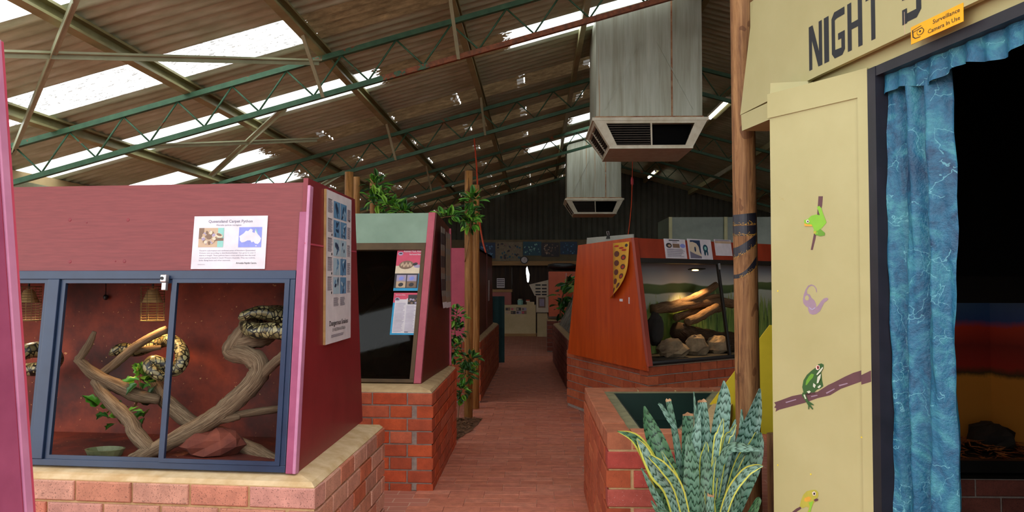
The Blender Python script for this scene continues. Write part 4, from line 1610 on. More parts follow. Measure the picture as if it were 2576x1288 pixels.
# two pest posters on the glass
def alert_poster(label, cpx, kind):
    (xa, ya), (xb, yb), (xc, yc), (xd, yd) = cpx
    ua, va = C2.uv(xa, ya)
    ub, vb2 = C2.uv(xb, yb)
    uc, vc = C2.uv(xc, yc)
    ud, vd = C2.uv(xd, yd)
    u0, u1 = (ua + ud) / 2, (ub + uc) / 2
    v0, v1 = (vc + vd) / 2, (va + vb2) / 2
    root = thing('alert_poster', label, 'poster', C2.p((u0 + u1) / 2, v0, .0), 'pest posters on the bronze-framed window')
    MB().fbox(C2, u0, u1, v0, v1, -.0075, -.004).build('poster_sheet', 'paper', root)
    P = Print(C2, -.0036)
    W, H = u1 - u0, v1 - v0
    R = lambda a, b, c, d, m, l: P.rect(u0 + a * W, u0 + b * W, v0 + c * H, v0 + d * H, m, l)
    T = lambda s, a, b, h, m, w, al='L', bo=0.0, l=6: P.text(s, u0 + a * W, v0 + b * H, h * H, m, w * W, l, bo, al)
    if kind == 0:
        R(0, 1, .40, 1, 'alert_pink', 1)
        R(0, 1, .40, .58, 'print_cream', 2)
        R(0, 1, 0, .40, 'alert_blue', 1)
        R(0, .90, .06, .40, 'print_dark', 2)
        for a, b, m in ((.08, .215, 'print_lilac'), (.48, .215, 'print_lilac'), (.08, .07, 'print_tan'), (.48, .07, 'print_brown')):
            R(a, a + .36, b, b + .15, m, 3)
            P.ell(u0 + (a + .18) * W, v0 + (b + .07) * H, .10 * W, .045 * H, 'print_dark' if m != 'print_lilac' else 'map_blue', 4, 9, .3)
        P.ell(u0 + .40 * W, v0 + .60 * H, .28 * W, .10 * H, 'print_brown', 4, 14, .12)
        for q_ in range(9):
            P.ell(u0 + (.22 + .045 * q_) * W, v0 + (.60 + .03 * math.sin(q_ * 2)) * H, .035 * W, .035 * H, 'print_tan', 5, 7)
        P.ell(u0 + .74 * W, v0 + .62 * H, .10 * W, .035 * H, 'print_dark', 5, 9, .3)
        P.ell(u0 + .84 * W, v0 + .57 * H, .16 * W, .04 * H, 'print_lilac', 4, 9)
        P.ell(u0 + .14 * W, v0 + .87 * H, .10 * W, .045 * H, 'print_lilac', 2, 12)
        P.poly([(u0 + a * W, v0 + b * H) for a, b in ((.07, .86), (.11, .885), (.17, .89), (.22, .86))], 'ink', 3)
        T('Animal Pest Alert', .97, .90, .055, 'paper', .72, 'R', .005)
        T('Red-eared Slider', .95, .835, .030, 'paper', .46, 'R', .02)
    else:
        R(0, 1, .76, 1, 'alert_pink', 1)
        R(0, 1, 0, .76, 'alert_blue', 1)
        R(.07, .92, .04, .86, 'paper', 2)
        R(0, .5, .84, .96, 'alert_pink', 3)
        R(.55, 1.0, .72, .95, 'print_dark', 4)
        for q_ in range(7):
            P.ell(u0 + (.60 + .05 * q_) * W, v0 + (.80 + .05 * math.sin(q_ * 2.3)) * H, .05 * W, .025 * H, 'print_lilac' if q_ % 2 else 'print_brown', 5, 7)
        P.ell(u0 + .15 * W, v0 + .84 * H, .10 * W, .045 * H, 'print_lilac', 5, 12)
        P.poly([(u0 + a * W, v0 + b * H) for a, b in ((.07, .83), (.11, .86), (.17, .865), (.22, .83))], 'ink', 6)
        T('Red-eared Slider', .08, .935, .022, 'paper', .36, 'L', .02)
        P.lines(u0 + .10 * W, u0 + .48 * W, v0 + .06 * H, v0 + .76 * H, 24, 'print_lilac', 5, ph, .35)
        P.lines(u0 + .52 * W, u0 + .89 * W, v0 + .06 * H, v0 + .70 * H, 22, 'print_lilac', 5, ph, .35)
        R(.52, .66, .055, .068, 'ink', 6)
    P.build('print', root)


alert_poster('pink and blue poster reading Animal Pest Alert, upper one on the dark window', [(998, 626), (1063, 622), (1058, 731), (991, 731)], 0)
alert_poster('blue-bordered information poster with two text columns, lower one on the dark window', [(989, 737), (1057, 735), (1050, 842), (982, 842)], 1)

# two curled posters on the side of the sage enclosure
SF2 = Frame(V3((-.790, 5.56, 0)), (0.036, 1), 0.0)


def side_strip(label, y0, y1, z0, z1, mats, curl, name):
    root = thing(name, label, 'poster', (-.74, (y0 + y1) / 2, z0), 'posters on the side of the sage enclosure')
    mb = MB()
    n = 14
    def xs(t):
        z = z0 + (z1 - z0) * t
        return -.742 + .006 + curl * (1 - t) ** 4
    for i in range(n):
        t0, t1 = i / n, (i + 1) / n
        a, b = z0 + (z1 - z0) * t0, z0 + (z1 - z0) * t1
        mi = 0 if i in (0,) else (1 + (i * 7 + (i // 2) * 3) % (len(mats) - 1))
        mb.hexa([(xs(t0), y0, a), (xs(t0), y1, a), (xs(t0) - .0015, y1, a), (xs(t0) - .0015, y0, a), (xs(t1), y0, b), (xs(t1), y1, b), (xs(t1) - .0015, y1, b), (xs(t1) - .0015, y0, b)], mi)
    mb.build('poster_sheet', mats, root)


side_strip('long poster of grey pictures with a curled foot on the sage enclosure side, front one', 6.10, 6.36, 1.19, 1.82, ['paper', 'print_dark', 'faded_grey', 'print_dark', 'print_brown'], .02, 'strip_poster')
side_strip('faded tan poster on the sage enclosure side, rear one', 6.44, 6.78, 1.18, 1.80, ['paper', 'faded_tan', 'faded_grey', 'faded_tan', 'faded_tan'], .006, 'strip_poster')

# ================================================================== THIRD ENCLOSURE ON THE LEFT
A3, B3 = (-0.650, 9.20), (-0.622, 13.0)
plinth('long dark red brick plinth with a buff cap farther along the left of the aisle', [(-2.3, 9.25), A3, B3, (-2.3, 13.0)], 0.70, 'brick_rust', 'mortar_grey', 'cap_buff', [((-2.3, 9.25), A3, None, 0), (A3, B3, 1, None)], (-1.5, 11, 0), .04)
e3 = thing('reptile_enclosure', 'magenta-fronted enclosure behind the timber posts, third on the left', 'enclosure', (-1.5, 11, .74), 'reptile enclosures')
q3 = [(9.32, .735), (12.7, .735), (12.45, 1.80), (9.5, 1.80)]
MB().prism([(-.72, a, b) for a, b in q3], [(-.70, a, b) for a, b in q3]).build('side_panel', 'maroon_brown', e3)
MB().prism([(-.70, 11.1, .74), (-.70, 11.14, .74), (-.70, 11.14, 1.79), (-.70, 11.1, 1.79)], [(-.694, 11.1, .74), (-.694, 11.14, .74), (-.694, 11.14, 1.79), (-.694, 11.1, 1.79)]).build('joint_strip', 'maroon_paint', e3)
MB().prism([(-2.2, 9.32, .735), (-.70, 9.32, .735), (-.70, 9.34, .735), (-2.2, 9.34, .735)], [(-2.2, 9.5, 1.80), (-.70, 9.5, 1.80), (-.70, 9.52, 1.80), (-2.2, 9.52, 1.80)]).build('front_board', 'magenta_panel', e3)
MB().prism([(-2.2, 9.5, 1.77), (-.70, 9.5, 1.77), (-.70, 12.45, 1.77), (-2.2, 12.45, 1.77)], [(-2.2, 9.5, 1.80), (-.70, 9.5, 1.80), (-.70, 12.45, 1.80), (-2.2, 12.45, 1.80)]).build('top_board', 'maroon_side', e3)
MB().prism([(-2.2, a, b) for a, b in q3], [(-2.18, a, b) for a, b in q3]).build('end_panel', 'maroon_side', e3)
set_props(MB().box(-.699, -.696, 11.5, 11.75, 1.12, 1.42).build('notice_sheet', 'paper'), 'small white notice on the far part of the third enclosure side', 'notice')
# teal cloth beyond it
mb = MB()
for i in range(8):
    x0, x1 = -.95 + .05 * i, -.95 + .05 * (i + 1)
    d0, d1 = .02 * math.sin(i * 1.9), .02 * math.sin((i + 1) * 1.9)
    mb.hexa([(x0, 13.6 + d0, .02), (x1, 13.6 + d1, .02), (x1, 13.61 + d1, .02), (x0, 13.61 + d0, .02), (x0, 13.6 + d0, 1.15), (x1, 13.6 + d1, 1.15), (x1, 13.61 + d1, 1.15), (x0, 13.61 + d0, 1.15)])
set_props(mb.build('draped_cloth', 'teal_cloth', smooth=False), 'dark teal cloth hanging at the far end of the left plinth', 'cloth')

# timber posts with the climbers
posts = [(-.705, 8.21, .043, 2.545, 'tall round timber post standing at the aisle edge, front one'), (-.672, 8.78, .038, 2.47, 'timber post right behind the front aisle post, a little shorter'),
         (-1.955, 8.21, .047, 2.54, 'timber post rising behind the maroon enclosure, left one with the flat top'), (-2.0, 8.75, .04, 2.56, 'thin timber post close behind the left post, half hidden'),
         (-1.86, 8.95, .034, 2.60, 'timber post wrapped by the left climbing plant')]
for x, y, r, h, lb in posts:
    o = MB().tube([(x, y, 0), (x + .004, y, h * .4), (x, y + .004, h * .8), (x, y, h)], [r * 1.04, r, r * .98, r * .96], 14).build('timber_post', 'post_pine', None, smooth=False)
    for p_ in o.data.polygons:
        p_.use_smooth = len(p_.vertices) == 4
    set_props(o, lb, 'post', 'timber posts')
cl = [leaf_mesh('climber_leaf', .105, .052, m, .25, .45) for m in ('leaf_green', 'leaf_green', 'leaf_dark', 'leaf_lime')]
cld = [leaf_mesh('climber_leaf', .075, .050, m, .25, .5) for m in ('leaf_dark', 'leaf_dark', 'leaf_green', 'leaf_dark', 'leaf_lime')]
rc = random.Random(21)
D = lambda x, y, d: at_depth(x, y, d)
foliage('bright green climbing plant spilling over the top of the sage enclosure', [(D(945, 470, 8.7), (.12, .12, .10)), (D(955, 505, 8.7), (.16, .14, .10)), (D(985, 520, 8.6), (.15, .12, .07)), (D(1012, 532, 8.5), (.08, .1, .03))], cl, 190,
        [[(-1.86, 8.92, .9), (-1.83, 8.86, 1.6), D(940, 520, 8.7), D(945, 460, 8.7)], [D(945, 510, 8.7), D(985, 518, 8.6), D(1015, 534, 8.5)]], rc, scale=(.75, 1.15))
foliage('green climbing plant wrapped round the front aisle post near its top', [(D(1190, 505, 8.1), (.09, .1, .07)), (D(1175, 540, 8.1), (.10, .1, .09)), (D(1185, 562, 8.1), (.07, .08, .07)), (D(1130, 545, 8.0), (.14, .1, .02))], cl, 150,
        [[(-.74, 8.18, 1.6), (-.68, 8.12, 1.9), D(1185, 540, 8.1), D(1192, 500, 8.1)], [D(1180, 545, 8.1), D(1140, 544, 8.05), D(1105, 548, 8.0)]], rc, scale=(.7, 1.1))
foliage('dark leafy climber hanging low beside the front aisle post, above the mulch', [(D(1150, 795, 7.9), (.085, .09, .09)), (D(1146, 835, 7.9), (.08, .08, .10)), (D(1140, 880, 7.9), (.06, .08, .09)), (D(1180, 905, 7.9), (.10, .09, .07)), (D(1175, 940, 7.9), (.08, .09, .09)), (D(1162, 985, 7.9), (.06, .08, .08))], cld, 298,
        [[D(1150, 1070, 7.95), D(1160, 980, 8.0), D(1172, 910, 8.0), D(1145, 850, 8.0), D(1150, 780, 8.0)]], rc, scale=(.6, .95))
# mulch bed
rm = random.Random(4)
mb = MB()
tri = [V3((-.71, 7.0, 0)), V3((-.60, 7.55, 0)), V3((-.55, 8.15, 0)), V3((-2.0, 8.15, 0)), V3((-2.0, 7.05, 0))]
mb.face([(p_.x, p_.y, .004) for p_ in tri])
for i in range(900):
    x, y = rm.uniform(-1.2, -.56), rm.uniform(7.03, 8.12)
    if x > -.70 + (y - 7.0) * .13:
        continue
    a = rm.uniform(0, 3.14)
    l, w = rm.uniform(.012, .03), rm.uniform(.005, .010)
    z = rm.uniform(.006, .02)
    dx, dy = math.cos(a) * l, math.sin(a) * l
    ex, ey = -math.sin(a) * w, math.cos(a) * w
    t = rm.uniform(-.008, .008)
    mb.face([(x - dx - ex, y - dy - ey, z - t), (x + dx - ex, y + dy - ey, z + t), (x + dx + ex, y + dy + ey, z + t), (x - dx + ex, y - dy + ey, z - t)])
o = mb.build('mulch_bed', 'mulch', None, fix=False)
set_props(o, 'strip of brown wood-chip mulch at the foot of the front aisle post', 'mulch', kind='stuff')

# ================================================================== ORANGE-BROWN ENCLOSURE (right)
K = V3((1.0, 7.223, 0))
UW = V3((.784, .621, 0)).normalized()
Ke = K + UW * 3.1
Ks = V3((.344, 9.038, 0))
plinth('rust-red brick plinth with an angled corner under the orange varnished enclosure', [(K.x, K.y), (Ke.x, Ke.y), (Ke.x - .6, Ke.y + 1.2), (Ks.x, Ks.y)], .625, 'brick_rust', 'mortar_grey', 'cap_buff', [(K, Ke, 0, None), (Ks, K, None, 1)], (1.4, 8.2, 0))
W1 = Frame((.990, 7.165, .655), (UW.x, UW.y), .154)
WS = Frame((.339, 8.765, .61), (.373, -.928), 0.0)
ew = thing('reptile_enclosure', 'orange varnished plywood enclosure with a slanted glass front, right of the aisle', 'enclosure', (1.4, 8.1, .655), 'reptile enclosures')
sq = [WS.hit(*p_) for p_ in ((1428, 889), (1628, 934), (1588, 598), (1454, 617))]
MB().prism([p_ - WS.N * .02 for p_ in sq], sq).build('side_panel', 'varnish_orange', ew)
mb = MB()
for i in range(6):
    u, v = WS.uv(1440 + i * 36, 886 + i * 7.6)
    c = WS.p(u, v, .0)
    mb.cyl(c, c + WS.N * .002, .006, 6)
set_props(mb.build('screw_heads', 'fascia_timber', ew), kind='stuff')
VTW = 1.155
vh = W1.uv(1700, 651)[1]
MB().fbox(W1, -.002, .050, -.02, VTW, -.02, .016).build('edge_trim', 'varnish_dark', ew, bevel=.003)
MB().fbox(W1, .046, 3.0, vh, VTW, -.02, 0).build('head_board', 'varnish_dark', ew)
MB().fbox(W1, .046, 3.0, vh - .045, vh - .002, -.03, .012).build('frame_head', 'black_frame', ew)
MB().fbox(W1, .046, 3.0, .004, .022, -.03, .012).build('frame_sill', 'black_frame', ew)
um_ = W1.uv(1820, 780)[0]
MB().fbox(W1, um_ - .013, um_ + .013, .022, vh - .045, -.012, .016).build('frame_stile', 'black_frame', ew, bevel=.002)
c = W1.p(um_, vh - .055, .02)
MB().fbox(W1, um_ - .008, um_ + .008, vh - .10, vh - .04, .016, .03).build('window_lock', 'lock_metal', ew)
for a, b in ((.05, um_ - .013), (um_ + .013, 2.98)):
    MB().fbox(W1, a, b, .022, vh - .045, -.004, -.001).build('pane', 'glass', ew)


def w1(u, d, z):
    p_ = W1.O + W1.U * u + W1.nin * d
    # stay inside the side panel
    s_ = (p_ - WS.O).dot(WS.N) + .022
    if s_ > 0:
        p_ = p_ - WS.N * s_
    return V3((p_.x, p_.y, z))


WD = .75
Z0w, Z1w = .655, 1.795
MB().hexa([w1(-.6, WD, Z0w), w1(3.0, WD, Z0w), w1(3.0, WD + .02, Z0w), w1(-.6, WD + .02, Z0w), w1(-.6, WD, Z1w - .04), w1(3.0, WD, Z1w - .04), w1(3.0, WD + .02, Z1w - .04), w1(-.6, WD + .02, Z1w - .04)]).build('painted_backdrop', 'mural_reeds', ew)
MB().hexa([w1(0, .04, Z0w - .02), w1(3.0, .04, Z0w - .02), w1(3.0, 1.3, Z0w - .02), w1(-.8, 1.3, Z0w - .02), w1(0, .04, Z0w + .02), w1(3.0, .04, Z0w + .02), w1(3.0, 1.3, Z0w + .02), w1(-.8, 1.3, Z0w + .02)]).build('den_floor', 'rock_dark', ew)
MB().hexa([w1(0.02, .19, Z1w - .05), w1(3.0, .19, Z1w - .05), w1(3.0, 1.25, Z1w - .05), w1(-.5, 1.25, Z1w - .05), w1(.02, .19, Z1w - .03), w1(3.0, .19, Z1w - .03), w1(3.0, 1.25, Z1w - .03), w1(-.5, 1.25, Z1w - .03)]).build('top_board', 'varnish_dark', ew)
MB().hexa([w1(3.0, .0, Z0w), w1(3.02, .0, Z0w), w1(3.02, 1.3, Z0w), w1(3.0, 1.3, Z0w), w1(3.0, .18, Z1w), w1(3.02, .18, Z1w), w1(3.02, 1.25, Z1w), w1(3.0, 1.25, Z1w)]).build('end_panel', 'varnish_dark', ew)
MB().hexa([w1(-.8, 1.28, Z0w), w1(3.0, 1.28, Z0w), w1(3.0, 1.3, Z0w), w1(-.8, 1.3, Z0w), w1(-.5, 1.24, Z1w - .04), w1(3.0, 1.24, Z1w - .04), w1(3.0, 1.26, Z1w - .04), w1(-.5, 1.26, Z1w - .04)]).build('rear_board', 'varnish_dark', ew)
branch(W1, 'upper log lit orange by the lamp in the reed-painted enclosure', 'log_bark',
       [[(1640, 778, 24, .45), (1690, 772, 30, .42), (1745, 762, 30, .38), (1800, 758, 26, .34), (1845, 765, 22, .32)], [(1700, 765, 14, .40), (1740, 752, 22, .36), (1775, 735, 20, .32), (1803, 715, 16, .28)], [(1765, 750, 12, .34), (1790, 746, 12, .3), (1810, 744, 10, .28)]], group='logs in the reed-painted enclosure')
branch(W1, 'lower orange-lit log lying over a dark stump in the reed-painted enclosure', 'log_bark',
       [[(1728, 810, 22, .30), (1755, 800, 24, .29), (1785, 782, 22, .27), (1806, 770, 16, .26)], [(1700, 800, 20, .42), (1750, 785, 22, .42), (1810, 775, 22, .42)]], group='logs in the reed-painted enclosure')
branch(W1, 'big dark hollow stump on the floor of the reed-painted enclosure', 'dark_wood',
       [[(1700, 828, 44, .40), (1740, 850, 60, .40), (1790, 862, 66, .40), (1850, 868, 60, .40)], [(1745, 862, 40, .36), (1735, 884, 44, .34)]], group='logs in the reed-painted enclosure')
for i, (x_, y_, r_, mt, lb) in enumerate(((1690, 884, (.15, .11, .10), 'rock_tan', 'rounded tan rock at the left of the reed-painted enclosure floor'), (1752, 882, (.12, .07, .11), 'rock_tan', 'wedge-shaped rock in the middle of the reed-painted enclosure floor'),
                                          (1805, 882, (.12, .08, .10), 'rock_tan', 'tan rock lit warm at the right of the reed-painted enclosure floor'), (1648, 815, (.08, .08, .16), 'rock_dark', 'dark mossy rock at the left edge of the reed-painted window'))):
    dep = .22 if i < 3 else .30
    p_ = W1.hit(x_, y_, -dep)
    rock('den_rock', lb, (p_.x, p_.y, (.665 + r_[2] * .85) if i < 3 else p_.z - .05), r_, mt, 40 + i)
p_ = W1.hit(1800, 672, -.25)
ht = thing('strip_lamp', 'warm lamp under the top of the reed-painted enclosure beside the black stile', 'lamp', p_)
MB().fbox(W1, um_ - .12, um_ + .08, vh - .058, vh - .047, -.28, -.22).build('lamp_holder', 'black_frame', ht)
MB().blob(W1.p(um_ - .045, vh - .064, -.25), .035, .02, .008, 10, 6).build('bulb', 'bulb_warm', ht, smooth=True)
ld = bpy.data.lights.new('lamp_light', 'SPOT')
ld.energy, ld.color, ld.shadow_soft_size = 30, (1, .6, .25), .03
ld.spot_size, ld.spot_blend = 1.7, .6
lo = bpy.data.objects.new('lamp_light', ld)
lo.location = W1.p(um_ - .03, vh - .10, -.26)
COL.objects.link(lo)
adopt(lo, ht)

# three papers on the head board, the curled frog poster, the clip board on top
def w_paper(label, cpx, kind):
    us = [W1.uv(*p_) for p_ in cpx]
    u0, u1 = (us[0][0] + us[3][0]) / 2, (us[1][0] + us[2][0]) / 2
    v0, v1 = (us[2][1] + us[3][1]) / 2, (us[0][1] + us[1][1]) / 2
    root = thing('info_sheet', label, 'sheet', W1.p((u0 + u1) / 2, v0, .01), 'sheets on the orange enclosure')
    MB().fbox(W1, u0, u1, v0, v1, .001, .004).build('sheet', 'paper', root)
    P = Print(W1, .0044)
    W, H = u1 - u0, v1 - v0
    R = lambda a, b, c, d, m, l: P.rect(u0 + a * W, u0 + b * W, v0 + c * H, v0 + d * H, m, l)
    E = lambda a, b, ra, rb_, m, l, rot=0: P.ell(u0 + a * W, v0 + b * H, ra * W, rb_ * H, m, l, 12, rot)
    if kind == 0:
        R(.22, .72, .90, .95, 'ink', 1)
        R(.38, .6, .83, .86, 'ink_soft', 1)
        E(.2, .66, .14, .13, 'print_dark', 1)
        E(.22, .65, .07, .06, 'print_tan', 2)
        R(.38, .7, .55, .76, 'print_brown', 1)
        E(.85, .66, .13, .11, 'map_blue', 1)
        P.lines(u0 + .08 * W, u0 + .94 * W, v0 + .08 * H, v0 + .50 * H, 9, 'ink_soft', 1, ph, .45)
    elif kind == 1:
        R(.05, .52, .06, .94, 'print_cream', 1)
        P.poly([(u0 + a * W, v0 + b * H) for a, b in ((.1, .94), (.52, .94), (.52, .22), (.46, .36), (.44, .62), (.36, .78), (.2, .86), (.1, .84))], 'print_deep', 2)
        P.poly([(u0 + a * W, v0 + b * H) for a, b in ((.05, .06), (.52, .06), (.52, .16), (.28, .26), (.05, .40))], 'ink_soft', 2)
        E(.28, .5, .035, .13, 'print_deep', 3)
        E(.72, .55, .11, .20, 'teal_print', 2)
        E(.72, .56, .05, .09, 'print_teal', 3)
        E(.68, .34, .04, .14, 'teal_print', 2)
        E(.79, .34, .03, .14, 'teal_print', 2)
    else:
        R(.02, .98, .76, .90, 'print_tan', 1)
        R(.05, .95, .92, .97, 'ink_soft', 1)
    P.build('print', root)


w_paper('white sheet of text with a small blue map on the orange enclosure, left of three', [(1667, 602), (1721, 601), (1729, 650), (1677, 651)], 0)
w_paper('picture sheet with teal shapes on the orange enclosure, middle of three', [(1727, 601), (1787, 603), (1793, 654), (1735, 653)], 1)
w_paper('whitish sheet with a tan band on the orange enclosure, right one beside the pole', [(1795, 602), (1838, 604), (1841, 644), (1801, 643)], 2)

fp = thing('curled_poster', 'yellow poster of frog pictures peeling off the orange side panel, its corner curled', 'poster', WS.hit(1545, 755))
ul, vt2 = WS.uv(1543, 612)
ur, _ = WS.uv(1586, 607)
vb3 = WS.uv(1543, 750)[1]


def curl_p(s, t):
    """s across 0..1 (left to right), t down 0..1: the right edge bows out and swings left toward the foot."""
    right = 1.0 - .9 * max(0, (t - .35) / .65) ** 2.2
    u = ul + (ur - ul) * s * right
    out = .004 + .06 * s * (.25 + .75 * t) * (0.6 + .4 * t)
    return WS.p(u, vt2 + (vb3 - vt2) * t, out)


mb = MB()
for i in range(12):
    for j in range(4):
        mb.face([curl_p(j / 4, i / 12), curl_p(j / 4, (i + 1) / 12), curl_p((j + 1) / 4, (i + 1) / 12), curl_p((j + 1) / 4, i / 12)])
ps = mb.build('poster_sheet', 'poster_gold', fp, smooth=True, fix=False)
bm = bmesh.new()
bm.from_mesh(ps.data)
bmesh.ops.remove_doubles(bm, verts=bm.verts, dist=1e-6)
bm.to_mesh(ps.data)
bm.free()
md = ps.modifiers.new('thick', 'SOLIDIFY')
md.thickness = .0015
mb = MB()
pf = random.Random(6)


def on_curl(cs, ct, rs, rt, mi, n=9):
    mb.face([curl_p(cs + rs * math.cos(2 * math.pi * k / n), ct + rt * math.sin(2 * math.pi * k / n)) + WS.N * (.0022 + .0004 * mi) - WS.U * .0015 for k in range(n)], mi)


for i in range(5):
    ct = .20 + .165 * i
    on_curl(.26, ct, .17, .055, 1)
    on_curl(.24, ct + .01, .09, .025, 0)
    if i < 4:
        on_curl(.70, ct + .07, .17, .050, 1)
        on_curl(.70, ct + .075, .09, .025, 2)
for a, b in ((.25, .06), (.55, .10), (.72, .14)):
    on_curl(a, b, .16, .018, 2)
on_curl(.85, .06, .09, .03, 0)
set_props(mb.build('print', ['print_dark', 'poster_brown', 'poster_red'], fp, fix=False), kind='stuff')
u, v = WS.uv(1562, 757)
for (x_, y_, w_, h_), lb in zip(((1563, 755, .03, .012), (1583, 756, .008, .03)), ('tiny pale label below the curled poster', 'tiny white hook strip right of the pale label below the curled poster')):
    u, v = WS.uv(x_, y_)
    set_props(MB().fbox(WS, u - w_, u + w_, v - h_, v + h_, .001, .004).build('small_label', 'paper'), lb, 'label')
# pale board with a clip lying on the top
a0, a1 = at_depth(1474, 612, 8.9), at_depth(1592, 612, 8.2)
cb = thing('pale_board', 'pale grey board standing on top of the orange enclosure, with a black clip', 'board', (a0 + a1) / 2)
dirb = (a1 - a0)
dirb.z = 0
dirb.normalize()
nb_ = V3((-dirb.y, dirb.x, 0))
h0, h1 = 1.745, 1.885
pts = [a0, a1, a1, a0]
mb = MB()
L_ = (a1 - a0).length
A_ = V3((a0.x, a0.y, h0))
mb.hexa([A_, A_ + dirb * L_, A_ + dirb * L_ + nb_ * .015, A_ + nb_ * .015, A_ + dirb * .02 + V3((0, 0, h1 - h0)), A_ + dirb * L_ + V3((0, 0, h1 - h0)), A_ + dirb * L_ + nb_ * .015 + V3((0, 0, h1 - h0)), A_ + nb_ * .015 + dirb * .02 + V3((0, 0, h1 - h0))])
mb.build('board', 'grey_board', cb)
c = A_ + dirb * (L_ * .50) + V3((0, 0, h1 - h0))
MB().prism([c + dirb * -.03 - nb_ * .012 + V3((0, 0, -.03)), c + dirb * .03 - nb_ * .012 + V3((0, 0, -.03)), c + dirb * .02 - nb_ * .003 + V3((0, 0, .012)), c + dirb * -.02 - nb_ * .003 + V3((0, 0, .012))],
           [c + dirb * -.03 + nb_ * .027 + V3((0, 0, -.03)), c + dirb * .03 + nb_ * .027 + V3((0, 0, -.03)), c + dirb * .02 + nb_ * .018 + V3((0, 0, .012)), c + dirb * -.02 + nb_ * .018 + V3((0, 0, .012))]).build('clip_body', 'black_plastic', cb)
MB().tube([c + dirb * -.015 + V3((0, 0, .005)), c + dirb * -.018 - nb_ * .01 + V3((0, 0, .05)), c + dirb * .018 - nb_ * .01 + V3((0, 0, .05)), c + dirb * .015 + V3((0, 0, .005))], .003, 5).build('clip_wire', 'lock_metal', cb)

# ================================================================== FARTHER RIGHT: second plinth, slats, orange cabinet
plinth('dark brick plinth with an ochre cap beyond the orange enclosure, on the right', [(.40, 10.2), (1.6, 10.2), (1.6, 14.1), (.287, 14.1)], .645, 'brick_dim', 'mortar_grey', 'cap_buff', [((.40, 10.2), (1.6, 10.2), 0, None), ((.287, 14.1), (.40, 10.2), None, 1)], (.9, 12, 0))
slat_root = thing('slatted_screen', 'leaning screen of grey weathered slats on the far right plinth', 'screen', (.7, 12, .68))
for i in range(9):
    y0 = 10.35 + .36 * i
    x0 = .47 - .029 * (y0 - 10.2)
    MB().hexa([(x0, y0, .682), (x0 + .03, y0, .682), (x0 + .03, y0 + .30, .682), (x0, y0 + .30, .682), (x0 + .42, y0 + .9, 1.50), (x0 + .45, y0 + .9, 1.50), (x0 + .45, y0 + 1.2, 1.50), (x0 + .42, y0 + 1.2, 1.50)]).build('slat', 'grey_slat', slat_root)
ef = thing('orange_cabinet', 'bright orange plywood cabinet in the distance behind the slatted screen', 'cabinet', (1.0, 16.4, 0))
x0 = at_depth(1381, 700, 16.0).x
zt, zb = at_depth(1381, 683, 16.0).z, at_depth(1381, 796, 16.0).z
MB().box(x0, 2.2, 16.0, 16.9, zb, zt).build('carcass', 'orange_far', ef)
MB().box(x0 + .33, x0 + .36, 15.985, 16.0, zb + .05, zt - .03).build('door_stile', 'varnish_orange', ef)
MB().box(x0 - .02, 2.2, 15.96, 16.9, zb - .04, zb).build('base_board', 'bronze_frame', ef)
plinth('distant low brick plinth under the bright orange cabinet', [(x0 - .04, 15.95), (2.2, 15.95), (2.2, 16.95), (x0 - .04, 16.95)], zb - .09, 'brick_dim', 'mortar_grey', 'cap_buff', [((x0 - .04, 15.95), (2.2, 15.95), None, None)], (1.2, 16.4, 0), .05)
o = MB()  # added board on a leg, its plain colour standing for a green light
a, b = at_depth(1421, 735, 14.8), at_depth(1446, 702, 14.8)
o.box(a.x, b.x + .05, 14.8, 14.83, a.z, b.z)
o.box(b.x + .0, b.x + .04, 14.8, 14.83, 0, a.z + .02)
set_props(o.build('green_light_board', 'green_light_tone'), 'pale green board standing for a green light above the slatted screen, behind the dark plant', 'board')
vine = [leaf_mesh('vine_leaf', .17, .12, m, .2, .4) for m in ('leaf_dark', 'leaf_dark', 'leaf_green')]
foliage('dark broad-leaved creeper between the slatted screen and the orange cabinet', [(at_depth(1415, 745, 13.6), (.12, .14, .14)), (at_depth(1412, 775, 13.6), (.10, .14, .14)), (at_depth(1430, 715, 13.8), (.10, .1, .05))], vine, 44,
        [[at_depth(1408, 800, 13.6), at_depth(1412, 760, 13.6), at_depth(1424, 722, 13.7), at_depth(1446, 705, 13.8)], [at_depth(1424, 722, 13.7), at_depth(1427, 695, 13.7)]], rc, 'creeper', (.7, 1.1), stem_r=.012)
set_props(MB().blob(at_depth(1415, 676, 16.4) + V3((0, 0, .04)), .34, .15, .075, 12, 6, random.Random(2), .2).build('dark_bundle', 'black_plastic', None, smooth=True), 'dark bundle lying on top of the bright orange cabinet', 'bundle')

# ================================================================== POND IN BRICKWORK (right foreground)
p0, p1, p2, p3 = V3((.323, 3.68, 0)), V3((.80, 3.68, 0)), V3((1.36, 5.30, 0)), V3((.314, 5.25, 0))
pond = thing('brick_pond', 'waist-high brick pond with a green-painted basin, right of the aisle', 'pond', (.7, 4.5, 0))
RIM = .70
rp = random.Random(9)
brick_face(pond, p0, p1, RIM - .086, 'brick_red', 0, None, rp)
brick_face(pond, p3, p0, RIM - .086, 'brick_rust', None, 1, rp)
brick_face(pond, p2, p3, RIM - .086, 'brick_rust', None, None, rp)


def ring_pts(k):
    P_ = [p0, p1, p2, p3]
    out = []
    for i in range(4):
        a, b, c = P_[i - 1], P_[i], P_[(i + 1) % 4]
        e0, e1 = (b - a).normalized(), (c - b).normalized()
        n0, n1 = V3((-e0.y, e0.x, 0)), V3((-e1.y, e1.x, 0))
        m = (n0 + n1).normalized()
        out.append(b + m * (k / max(.35, m.dot(n0))))
    return out


